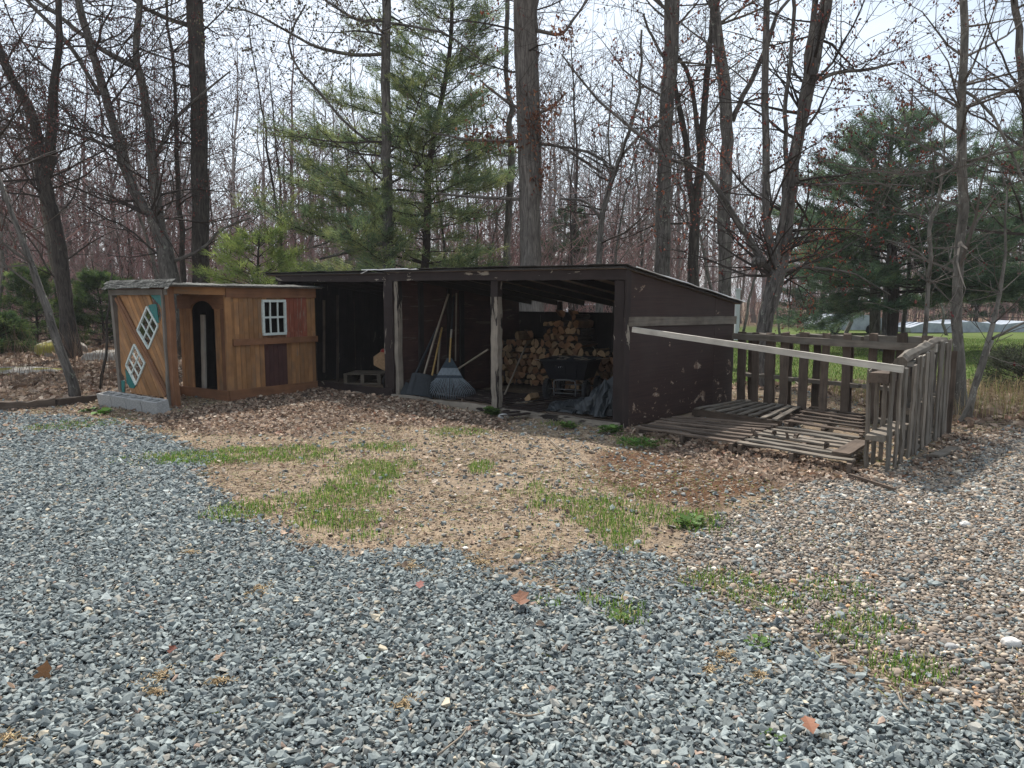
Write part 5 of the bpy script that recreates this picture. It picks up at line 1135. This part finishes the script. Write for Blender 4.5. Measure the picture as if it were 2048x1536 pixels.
# oak leaves still hanging on the big oak: a part of it
def hang(parent, lst, pal, k_, sz):
    mb = MB()
    for (u0, v0, u1, v1, Y, sp_) in lst:
        t = R.random(k_); p0, p1 = P(u0, v0, Y), P(u1, v1, Y); q = p0 + (p1 - p0) * t[:, None] + R.normal(0, sp_, (k_, 3)); s = sz * R.uniform(.6, 1.3, k_)
        scatter(mb, LEAF, q[:, 0], q[:, 1], q[:, 2], np.stack([s * .7, s, s], 1), R.uniform(0, 6.3, k_), R.normal(0, 1.1, k_), R.normal(0, 1.1, k_), pick(pal, [1] * len(pal), k_, .25))
    return mb.build('dry_leaves', M['leafm'], parent)
ok_ = [o for o in bpy.data.objects if o.name == 'big_oak'][0]
OL = [(.15, .055, .03), (.21, .085, .045), (.10, .04, .025), (.26, .13, .07)]
hang(ok_, [(960, 165, 1075, 240, 17.7, .22), (985, 270, 1060, 290, 17.6, .16), (930, 270, 1000, 278, 17.7, .15), (1060, 200, 1082, 290, 17.5, .24), (1085, 235, 1125, 190, 17.8, .14), (1080, 370, 1095, 330, 17.8, .16), (1120, 60, 1140, 80, 17.8, .14), (1065, 245, 1085, 262, 17.5, .15)], OL, 85, .10)
tree('double_tree', 'tall straight trunk right of the thick oak, rising above the shed corner', [[(1322, 720, 36), (1325, 545, 31), (1327, 400, 28), (1333, 230, 27), (1341, 110, 28), (1343, 0, 29)], [(1338, 130, 6), (1310, 80, 5), (1290, 20, 4)]], 18, 'bark_grey', TW_G, 14, (1.2, 3), 4.5, .4)
tree('forked_tree', 'dark forked tree with two wavy stems between two straight trunks', [[(1388, 700, 26), (1387, 560, 22), (1390, 450, 20), (1397, 363, 18), (1405, 283, 14), (1413, 160, 13), (1425, 60, 12), (1428, 0, 11)], [(1390, 452, 14), (1380, 363, 14), (1373, 283, 12), (1353, 175, 10), (1350, 120, 7)], [(1400, 330, 9), (1392, 220, 9), (1380, 150, 8), (1355, 105, 7), (1340, 80, 5)]], 19.5, 'bark_dark', TW_D, 18, (1.1, 3), 3.5, .5)
tree('straight_tree', 'straight rough trunk curving slightly left at the top, right of the forked tree', [[(1449, 720, 30), (1449, 580, 26), (1449, 404, 25), (1454, 283, 24), (1448, 160, 24), (1434, 50, 20), (1426, 0, 19)], [(1466, 240, 10), (1490, 190, 10), (1530, 110, 9), (1560, 30, 7), (1580, 0, 6)]], 17.5, 'bark_grey', TW_G, 16, (1.2, 3), 4, .4)
tm = tree('multistem_maple', 'multi-stemmed red maple with a round burl, growing behind the pallet fence', [[(1525, 800, 40), (1529, 660, 30), (1546, 583, 33), (1552, 545, 32), (1546, 520, 18), (1534, 444, 15), (1532, 283, 14), (1532, 0, 12)],
     [(1554, 550, 20), (1568, 520, 22), (1580, 440, 21), (1591, 363, 22), (1602, 290, 22), (1615, 242, 22), (1643, 121, 24), (1668, 0, 25)], [(1550, 545, 12), (1556, 500, 13), (1571, 384, 13), (1591, 283, 13), (1607, 182, 13), (1619, 81, 12), (1631, 0, 12)],
     [(1570, 420, 8), (1571, 300, 8), (1573, 202, 8), (1580, 100, 7), (1587, 0, 7)], [(1548, 545, 14), (1528, 527, 13), (1508, 496, 12), (1490, 470, 11), (1466, 432, 10), (1440, 395, 9), (1405, 351, 8), (1360, 330, 7), (1316, 315, 6), (1276, 275, 6), (1211, 226, 5), (1160, 170, 4), (1123, 121, 3)],
     [(1556, 552, 9), (1585, 535, 7), (1656, 538, 5), (1720, 552, 4), (1780, 590, 3)], [(1592, 365, 6), (1640, 372, 5), (1700, 370, 4), (1800, 378, 3)], [(1640, 160, 8), (1680, 142, 7), (1750, 133, 6), (1800, 120, 4)]], 13.6, 'bark_grey', TW_D, 38, (.9, 2.6), 1.7, 1.0, ext=3.5, budpal=[(.17, .04, .03), (.30, .10, .05), (.09, .03, .03)], budsize=.019)
mb = MB(); c = P(1516, 525, 13.45); rr_ = .115
bm = bmesh.new(); bmesh.ops.create_icosphere(bm, subdivisions=3, radius=1); V = np.array([v.co[:] for v in bm.verts]); Lp = [v.index for f in bm.faces for v in f.verts]; k = len(bm.faces); bm.free()
V = c + V * rr_ * (1 + .3 * (fbm(V[:, 0] * 3, V[:, 1] * 3 + V[:, 2] * 2, 1, 3) - .5)[:, None]); mb.add(V, Lp, [3] * k, 0, V, .5, None, True); mb.build('burl', M['bark_grey'], tm)
hang(tm, [(1540, 560, 1620, 490, 13.4, .18), (1620, 480, 1720, 430, 13.2, .10), (1440, 300, 1470, 340, 13.6, .16), (1400, 300, 1440, 330, 13.6, .15), (1560, 500, 1640, 510, 13.2, .10)], [(.34, .10, .06), (.40, .17, .09), (.25, .06, .04)], 110, .035)
tree('pole_tree', 'slim tall pale-barked tree standing right of the pallet fence', [[(1923, 846, 30), (1922, 800, 22), (1918, 687, 20), (1917, 590, 20), (1924, 443, 18), (1922, 272, 18), (1925, 150, 15), (1928, 0, 14)], [(1918, 300, 5), (1900, 340, 4), (1860, 360, 3)], [(1926, 325, 5), (1970, 315, 4), (2048, 305, 3)], [(1926, 180, 6), (1960, 220, 5), (1990, 300, 5), (2030, 420, 4)]], 10.2, 'bark_pale', TW_G, 44, (.7, 2.1), 1.7, .35, ext=3, budsize=.010, rough=.04)
tree('slanting_sapling', 'slanting two-stemmed sapling crossing the slim pole tree at the far right', [[(1930, 856, 14), (1955, 757, 11), (1979, 677, 11), (1995, 623, 8), (2011, 530, 6), (2010, 450, 4), (2011, 380, 3)], [(1905, 862, 8), (1940, 800, 9), (1962, 740, 9), (1980, 680, 8)], [(1980, 680, 6), (2040, 640, 4), (2100, 620, 3)]], 9.8, 'bark_pale', TW_G, 34, (.5, 1.5), 1.0, .1, par=PB)
tree('pale_sapling', 'thin pale sapling growing up in front of the right-hand pine', [[(1848, 720, 10), (1850, 660, 9), (1853, 610, 8), (1861, 530, 8), (1859, 450, 8), (1870, 420, 7), (1885, 350, 4), (1892, 250, 3)], [(1860, 530, 4), (1835, 500, 4), (1780, 478, 2)], [(1859, 450, 4), (1850, 430, 3), (1800, 425, 2)]], 12.2, 'bark_pale', TW_G, 30, (.6, 1.6), 1.5, .1, par=PB)
tree('young_tree', 'young forked tree behind the shed roof between thick oak and straight trunk', [[(1198, 700, 16), (1199, 540, 12), (1205, 430, 11), (1228, 350, 9), (1246, 300, 7), (1268, 230, 6), (1280, 150, 5), (1283, 60, 4)], [(1203, 430, 8), (1215, 380, 7), (1225, 350, 6), (1205, 310, 6), (1160, 290, 5), (1110, 280, 4)], [(1240, 320, 5), (1270, 280, 5), (1330, 230, 4), (1380, 190, 3)], [(1226, 350, 5), (1218, 300, 4), (1225, 180, 3), (1228, 140, 3)], [(1202, 440, 6), (1170, 405, 5), (1120, 400, 4)]], 17, 'bark_grey', TW_D, 16, (.8, 2.2), 2.6, .4)
tree('bare_maple', 'bare maple with spreading twigs at the far right edge', [[(2090, 800, 30), (2080, 600, 24), (2065, 400, 18), (2050, 200, 14), (2030, 0, 12)]], 14, 'bark_grey', TW_D, 34, (1.2, 3.2), 2.2, .6)
tree('bare_maple', 'bare tree just outside the left edge reaching branches into the picture', [[(-60, 760, 40), (-50, 500, 30), (-60, 300, 24), (-80, 0, 20)]], 15, 'bark_dark', TW_D, 16, (1.6, 3.8), 2.0, .9)

# ---- pines
def tufts(mb, pts, dirs, n_, ln, wd, pal, wts):
    pts = np.asarray(pts); k = len(pts) * n_; p = np.repeat(pts, n_, axis=0); d = np.repeat(np.asarray(dirs), n_, axis=0) * 1.2 + R.normal(0, .62, (k, 3)); d /= np.linalg.norm(d, axis=1)[:, None]
    p = p + R.normal(0, .05, (k, 3)); L_ = ln * R.uniform(.6, 1.2, (k, 1)); s = np.cross(d, R.normal(0, 1, (k, 3))); s /= np.linalg.norm(s, axis=1)[:, None]
    V = np.empty((k, 3, 3)); V[:, 0] = p - s * wd; V[:, 1] = p + s * wd; V[:, 2] = p + d * L_
    c = pick(pal, wts, len(pts), .22); mb.add(V, np.arange(k * 3), np.full(k, 3), 0, V.reshape(-1, 3), .5, np.repeat(c, n_ * 3, axis=0))
def pine(name, label, u, vb, Y, lean, ztop_, r0, zlow, reach, nwh, tuft, pal, wts, seed, nn_=24, ln=.17, wd=.0095, brk=False, droop=-.02, skew=0):
    rr = random.Random(seed); base = P(u, vb, Y); base[2] = gz0(base[0], base[1]); t = thing(name, label, 'pine tree', base); mb = MB()
    zs = np.linspace(0, ztop_, 26); tr = np.array([[base[0] + lean * (z_ / ztop_) + .10 * sin(z_ * 1.1 + seed), base[1] + .1 * cos(z_ * .9), base[2] - .05 + z_] for z_ in zs]); rad = r0 * (1 - .8 * zs / ztop_)
    tube(mb, tr, rad, 10, 0, .5, .05); mb.build('trunk', M['bark_pine'], t); S, TP, TD = [], [], []
    for w_ in range(nwh):
        f = w_ / (nwh - 1); z_ = zlow + (ztop_ - .3 - zlow) * f; c = np.array([np.interp(z_, zs, tr[:, i]) for i in range(3)]); Lb = reach(f)
        if Lb < .25: continue
        nb_ = rr.randint(4, 6); a0 = rr.uniform(0, 6.3)
        for b_ in range(nb_):
            a = a0 + b_ * 2 * pi / nb_ + rr.gauss(0, .25); L1 = Lb * rr.uniform(.55, 1.15) * (1 + skew * (1.3 - 1.3 * f) * -cos(a)) * (1 - .35 * f * (skew > .3)); d = np.array([cos(a), sin(a), .12 + .5 * f + rr.gauss(0, .08)]); p = c.copy(); n1 = max(4, int(L1 / .22)); rb = .010 + .016 * L1 / 2.5
            for i in range(n1):
                d = nrm(d + np.array([rr.gauss(0, .09), rr.gauss(0, .09), droop + .035 * (i / n1) + rr.gauss(0, .05)])); q = p + d * L1 / n1; g_ = i / n1; S.append((*p, *q, rb * (1 - .75 * g_), rb * (1 - .75 * (i + 1) / n1))); p = q
                if g_ > .22:
                    for sgn in (-1, 1):
                        if rr.random() < .9:
                            s = nrm(np.cross(d, [0, 0, 1])) * sgn; d2 = nrm(d * .9 + s * rr.uniform(.5, 1.1) + np.array([0, 0, rr.uniform(-.05, .35)])); L2 = L1 * .34 * (1 - .6 * g_) * rr.uniform(.5, 1.3) + .16; p2 = p.copy(); n2 = max(2, int(L2 / .16))
                            for j in range(n2):
                                d2 = nrm(d2 + np.array([rr.gauss(0, .12), rr.gauss(0, .12), .05])); q2 = p2 + d2 * L2 / n2; S.append((*p2, *q2, .006, .0045)); p2 = q2
                                if rr.random() < tuft: TP.append(p2); TD.append(d2)
                if g_ > .6 and rr.random() < tuft: TP.append(p); TD.append(d)
    m2 = MB(); segs(m2, S, 0, .5, (.035, .027, .022)); m2.build('branches', M['twig'], t)
    m3 = MB(); tufts(m3, TP, TD, nn_, ln, wd, pal, wts); m3.build('needles', M['blade'], t); return t
NP = [(.17, .215, .085), (.11, .16, .075), (.08, .125, .07), (.23, .26, .10)]
_wr = random.Random(12); _wm = [_wr.uniform(.6, 1.2) for _ in range(40)]
pine('white_pine', 'feathery white pine behind the shed, its lit left side yellowish green', 822, 690, 21, 1.5, 11.8, .14, 1.7, lambda f: (3.7 if f < .38 else 3.7 - 3.0 * ((f - .38) / .62) ** .9) * _wm[int(f * 29)], 32, .96, NP, [4, 4, 2, 4], 5, skew=.36, nn_=24, ln=.16, wd=.0078)
pine('young_pine', 'low bright green pine crown just left of the shed roof', 530, 712, 19, 0, 3.5, .07, .5, lambda f: 1.8 * (1 - f) ** .5, 12, .95, [(.19, .25, .07), (.24, .29, .08), (.11, .16, .05)], [4, 3, 2], 9, skew=-.2)
pine('young_pine', 'small low pine behind the shed roof, just left of the thick oak', 975, 700, 20.5, 0, 2.6, .07, .5, lambda f: 1.4 * (1 - f) ** .55, 8, .9, [(.12, .19, .04), (.14, .21, .05), (.07, .12, .03)], [4, 3, 2], 10)
pine('dark_pine', 'broad dark green pine behind the right end of the pallet fence', 1783, 668, 24, -.4, 7.4, .21, 1.5, lambda f: 3.75 * (1 - f) ** .42, 28, .97, [(.085, .135, .07), (.058, .10, .06), (.13, .175, .075)], [4, 4, 1.5], 6)
pine('dark_pine', 'second dark pine filling the far right edge', 2060, 672, 25, .2, 7.8, .19, 1.6, lambda f: 3.2 * (1 - f) ** .45, 24, .95, [(.085, .135, .07), (.058, .10, .06), (.13, .175, .075)], [4, 4, 1.5], 7)
pine('distant_pine', 'small distant pine bough cluster right of the thick oak', 1140, 660, 34, 0, 6.0, .12, 3.3, lambda f: 1.7 * (1 - f) ** .7, 8, .9, [(.045, .095, .035), (.03, .07, .03)], [1, 1], 8)
SPR = [(.08, .13, .04), (.045, .08, .03), (.13, .175, .05)]
def spruce(label, u, vb, Y, h, r, seed): return pine('spruce_bush', label, u, vb, Y, 0, h, .05, .08, lambda f: r * (1 - f) ** .8, 15, .97, SPR, [4, 4, 2], seed, nn_=34, ln=.12, wd=.010, droop=-.01)
spruce('dense dark spruce bush left of the maple trunk', 70, 674, 25, 3.1, 1.7, 31); spruce('dense dark spruce bush between the maple trunk and the playhouse', 200, 676, 25.5, 3.0, 1.5, 32)
spruce('small spruce at the far left behind the brambles', -10, 690, 22, 1.6, 1.0, 33); spruce('small spruce showing just above the playhouse roof', 270, 672, 28, 2.9, 1.1, 34)
tree('broken_snag', 'broken-topped dead trunk sticking out above the dark pine', [[(1752, 660, 18), (1750, 400, 14), (1746, 300, 11), (1741, 262, 11)], [(1746, 300, 6), (1715, 280, 5), (1698, 262, 5)], [(1747, 300, 6), (1757, 270, 6), (1764, 262, 5)]], 25, 'bark_pale', TW_G, 0, (1, 2), 6, 0, ext=0)

# ---- middle distance: single bare trees, copies of seven
def barewood(seed, h, lean_):
    rnd.seed(seed); rs = random.Random(seed); t = thing('bare_tree', 'x', 'tree', (0, 0, 0)); mb = MB(); S, B = [], []
    k = 18; a = rs.uniform(0, 6.3); r0 = rs.uniform(.045, .10); pts = []; px_, py_ = 0., 0.
    for i in range(k): z_ = h * i / (k - 1); px_ += rs.gauss(0, .045) + lean_ * cos(a) / k; py_ += rs.gauss(0, .045) + lean_ * sin(a) / k; pts.append((px_, py_, z_ - .05))
    rad = r0 * (1 - .82 * np.linspace(0, 1, k)); tube(mb, pts, rad, 7, 0, .5, .04)
    for _ in range(20):
        f = rs.uniform(.22, 1) ** .8; q = min(k - 1, int(f * k)); az = rs.uniform(0, 6.3); e_ = rs.uniform(.1, 1.0); grow(S, B, pts[q], (cos(az) * cos(e_), sin(az) * cos(e_), sin(e_)), rs.uniform(1.2, 3.2) * (1.2 - .6 * f), max(.012, rad[q] * .5), 0, PC)
    mb.build('trunk', M[['bark_grey', 'bark_pale', 'bark_dark'][seed % 3]], t); m2 = MB(); segs(m2, S, 0, .5, [TW_G, TW_R, TW_D][seed % 3]); m2.build('branches', M['twig'], t)
    if seed % 2: m3 = MB(); dots(m3, B, .022, BUD, [1, 1, 1], 1); m3.build('buds', M['leafm'], t)
    return t
PC = dict(PA, step=(.45, .32, .24), dens=(.85, .8, .5), wander=(.12, .15, .18), up=(.05, .05, .04), max=2, rmin=.007)
MT = [barewood(100 + i, [8, 10, 7, 9, 11, 7.5, 6.5][i], [.4, 1.2, .6, 2.0, .3, 1.0, 1.5][i]) for i in range(7)]
rs = random.Random(77); spots = []
for i in range(56):
    for _ in range(30):
        Y_ = rs.uniform(22.5, 36); u_ = rs.uniform(-60, 2100); x_ = (u_ - 1024) / F_ * Y_
        if all((x_ - a) ** 2 + (Y_ - b_) ** 2 > 1.6 for a, b_ in spots) and not (1570 < u_ and Y_ < 34 and rs.random() < .8): spots.append((x_, Y_)); break
zon = lambda x_, Y_: ('behind the left-hand maples' if x_ < -9 else 'behind the playhouse' if x_ < -3.5 else 'behind the left shed roof' if x_ < 1 else 'behind the right shed roof' if x_ < 7 else 'beyond the pallet fence')
lookw = ['straight grey', 'tall leaning dark', 'short grey', 'curved pale', 'very tall dark', 'reddish', 'small leaning']
MTS = []
for i, (x_, Y_) in enumerate(spots):
    j = i % 7; o = MT[j] if i < 7 else copy_tree(MT[j]); o.location = (x_, Y_, gz0(x_, Y_)); o.rotation_euler = (0, 0, rs.uniform(0, 6.3)); s_ = rs.uniform(.8, 1.2); o.scale = (s_, s_, s_)
    tag(o, '%s bare tree %s the woods %s' % (lookw[j], 'near the front of' if Y_ < 29 else 'deeper in', zon(x_, Y_)), 'tree', 'bare trees of the middle distance'); MTS.append(o)
for lb in set(o['label'] for o in MTS):
    same = sorted([o for o in MTS if o['label'] == lb], key=lambda o: o.location.x / o.location.y)
    if len(same) > 1:
        for q, o in enumerate(same): o['label'] = '%s %s' % (['leftmost', 'second', 'third', 'fourth', 'fifth', 'sixth', 'seventh'][q], lb)

# ---- the far wood and its reddish undergrowth: one mass each
PD = dict(PA, step=(.8, .6), dens=(.75, .5), wander=(.12, .16), up=(.06, .05), max=1, rmin=.013, skip=0)
rnd.seed(9); nr = np.random.default_rng(9); S, Cc_ = [], []; B = []
for i in range(620):
    Y_ = 34 + 70 * nr.random() ** 1.3; x_ = nr.uniform(-.78, .78) * Y_
    if x_ > 10 and Y_ < 48: continue
    h = nr.uniform(8, 14.5); r0 = nr.uniform(.05, .15); k = 9; lx, ly = nr.normal(0, .9, 2); s0 = len(S); p = (x_, Y_, gz0(x_, Y_)); pr_ = r0
    for q in range(k):
        q2 = (x_ + lx * ((q + 1) / k) ** 1.5 + nr.normal(0, .06), Y_ + ly * ((q + 1) / k), p[2] + h / k); r2 = r0 * (1 - .85 * (q + 1) / k); S.append((*p, *q2, pr_, r2)); p = q2; pr_ = r2
        if q > 1:
            for _ in range(3):
                a = nr.uniform(0, 6.3); grow(S, B, p, (cos(a) * .75, sin(a) * .75, nr.uniform(.3, .9)), nr.uniform(1.4, 3.4), max(.02, r2 * .5), 0, PD)
    c = np.array([(.20, .18, .17), (.13, .115, .11), (.26, .235, .22), (.19, .135, .13)][nr.integers(4)]) * nr.uniform(.8, 1.25); Cc_ += [c] * (len(S) - s0)  # bark tones lightened: distance haze put into the colour
mb = MB(); segs(mb, S, 0, .5, np.array(Cc_)); tag(mb.build('far_wood', M['twig'], None, (0, 50, 0)), 'far wood of thin bare grey trunks and branches', 'wood', kind='stuff')
S, Cc_ = [], []
for i in range(4200):
    Y_ = 27 + 48 * nr.random() ** 1.2; x_ = nr.uniform(-.78, .78) * Y_
    if x_ > 7 and Y_ < 43: continue
    s0 = len(S); h = nr.uniform(1.8, 6.5); d_ = nrm([nr.normal(0, .15), nr.normal(0, .15), 1]); grow(S, B, (x_, Y_, gz0(x_, Y_)), tuple(d_), h, .018, 0, dict(PD, step=(.5, .45), rmin=.0085, dens=(.95, .5)))
    c = np.array([(.28, .15, .145), (.22, .15, .135), (.32, .21, .195), (.20, .165, .145)][nr.integers(4)]) * nr.uniform(.8, 1.2); Cc_ += [c] * (len(S) - s0)
mb = MB(); segs(mb, S, 0, .5, np.array(Cc_)); tag(mb.build('undergrowth', M['twig'], None, (0, 40, 0)), 'reddish brown thicket of saplings and brush filling the wood', 'undergrowth', kind='stuff')

# ------------------------------------------------------------------ neighbours' things beyond the lawn
cv = P(1700, 668, 36); cv[2] = 0
cr_ = thing('covered_trailer', 'long trailer under a white grey cover parked beyond the lawn behind the dark pine', 'trailer', cv)
mb = MB(); pr_ = [(-1.35, .25), (1.5, .2), (1.55, .55), (1.2, .95), (.6, 1.12), (-.7, 1.16), (-1.15, .98), (-1.4, .6)]; pr_ = [(x_ * 1.15, z_ * .80) for x_, z_ in pr_]
for i in range(6): slab(mb, [(a * (1 + .02 * (i % 2)), b_ * (1 - .02 * (i % 2))) for a, b_ in pr_], cv + np.array([0, i * .3, 0]), np.array([1., 0, 0]), Z3, -.15, .15)
mb.build('cover', M['tarp'], cr_)
for x_ in (-.8, .9):
    mb = MB(); tube(mb, [cv + [x_, -.22, .22], cv + [x_, -.05, .22]], .22, 12); mb.build('wheel', M['rubber'], cr_)
def vehicle(label, c, L_, col, ang_):
    c = np.array(c, float); t = thing('parked_car', label, 'car', c); u = np.array([cos(ang_), sin(ang_), 0]); mb = MB(); h2 = L_ / 2
    pr1 = [(-h2, .35), (h2, .35), (h2 + .03, .7), (h2 - .1, .88), (h2 * .45, .95), (h2 * .2, 1.40), (-h2 * .55, 1.42), (-h2 * .85, 1.0), (-h2, .9)]
    for y0, y1, s_ in ((-.85, -.80, .97), (-.80, .80, 1), (.80, .85, .97)): slab(mb, [(a * s_, b_) for a, b_ in pr1[:5] + pr1[7:]], c, u, Z3, y0, y1)
    slab(mb, [pr1[4], (pr1[5][0], 1.40), (pr1[6][0], 1.42), pr1[7]], c, u, Z3, -.70, .70); mb.build('body', M['white'], t)
    mb = MB(); slab(mb, [(h2 * .38, .98), (h2 * .18, 1.33), (-.05, 1.35), (-.05, .98)], c, u, Z3, -.706, .706); slab(mb, [(-.12, .98), (-.12, 1.35), (-h2 * .5, 1.34), (-h2 * .7, 1.0)], c, u, Z3, -.706, .706); mb.build('window', M['glassdark'], t)
    for x_ in (-h2 * .62, h2 * .62):
        for y_ in (-.80, .80):
            mb = MB(); v = np.array([-u[1], u[0], 0]); p = c + u * x_ + v * y_; tube(mb, [p - v * .1 + Z3 * .33, p + v * .1 + Z3 * .33], .33, 14); wh = mb.build('wheel', M['rubber'], t); mb = MB(); tube(mb, [p - v * .11 + Z3 * .33, p + v * .11 + Z3 * .33], .19, 12); mb.build('rim', M['steel'], wh)
mb = MB(); c0 = G(1880, 662); c0[2] = -.12
for i in range(8): slab(mb, [(-1.6 , .05), (6.6, .05), (6.7, .35), (5.9, .50 - .05 * (i % 3)), (4.6, .62), (3.1, .46), (1.4, .62 + .04 * (i % 2)), (.3, .50), (-.9, .56 - .05 * (i % 2)), (-1.65, .3)], c0 + np.array([0, i * .3, 0]), np.array([1., .02, 0]), Z3, -.15, .15)
tag(mb.build('low_cover', M['tarp'], None, tuple(c0)), 'long low pale blue grey cover beyond the lawn at the far right', 'tarp cover')
vehicle('white car glimpsed through the gap above the firewood', (G(1200, 664)[0], G(1200, 664)[1], 0), 4.5, 0, .02)
b_ = P(1474, 640, 30); b_[2] = 0; mb = MB(); beam(mb, b_, b_ + Z3 * 2.0, .16, .16, seg=6); beam(mb, b_ + [0, 0, 2.0], b_ + [0, 0, 2.06], .22, .22, seg=1); tag(mb.build('white_post', M['white'], None, tuple(b_)), 'white square post just behind the right end of the shed', 'post')
pine('round_shrub', 'dark round shrub at the right edge of the lawn', 2052, 782, G(2052, 782)[1], 0, .85, .03, .08, lambda f: .62 * math.sqrt(max(0, 1 - f * f)), 9, .97, [(.04, .05, .03), (.06, .065, .04)], [1, 1], 41, nn_=22, ln=.07, wd=.006)
pine('young_pine', 'greenish shrub behind the forked maple, left of the playhouse', 445, 690, 24, 0, 2.3, .05, .2, lambda f: 1.2 * (1 - f) ** .5, 8, .9, [(.16, .19, .07), (.11, .14, .06)], [1, 1], 42)
pine('dark_pine', 'distant dark pine beyond the lawn between the maple and the broad dark pine', 1640, 650, 46, 0, 7.5, .15, .8, lambda f: 3.0 * (1 - f) ** .5, 16, .9, [(.05, .085, .045), (.035, .06, .035)], [1, 1], 43)
pine('dark_pine', 'distant dark pine beyond the lawn near the right edge', 1950, 650, 48, 0, 8.5, .15, .8, lambda f: 3.4 * (1 - f) ** .5, 16, .9, [(.05, .085, .045), (.035, .06, .035)], [1, 1], 44)
# ------------------------------------------------------------------ thin air haze that greys the far wood
mb = MB(); h_ = 480.; V = np.array([[x_, y_, z_] for z_ in (-2.5, 21) for x_, y_ in ((-h_, -h_), (h_, -h_), (h_, h_), (-h_, h_))]); mb.add(V, [3, 2, 1, 0, 4, 5, 6, 7, 0, 1, 5, 4, 1, 2, 6, 5, 2, 3, 7, 6, 3, 0, 4, 7], [4] * 6)
m = bpy.data.materials.new('haze'); m.use_nodes = True; n = m.node_tree; n.nodes.clear(); o = n.nodes.new('ShaderNodeOutputMaterial'); v = n.nodes.new('ShaderNodeVolumePrincipled'); v.inputs['Color'].default_value = (.92, .92, .97, 1); v.inputs['Density'].default_value = .0006
n.links.new(v.outputs[0], o.inputs['Volume']); tag(mb.build('haze', m), kind='stuff')
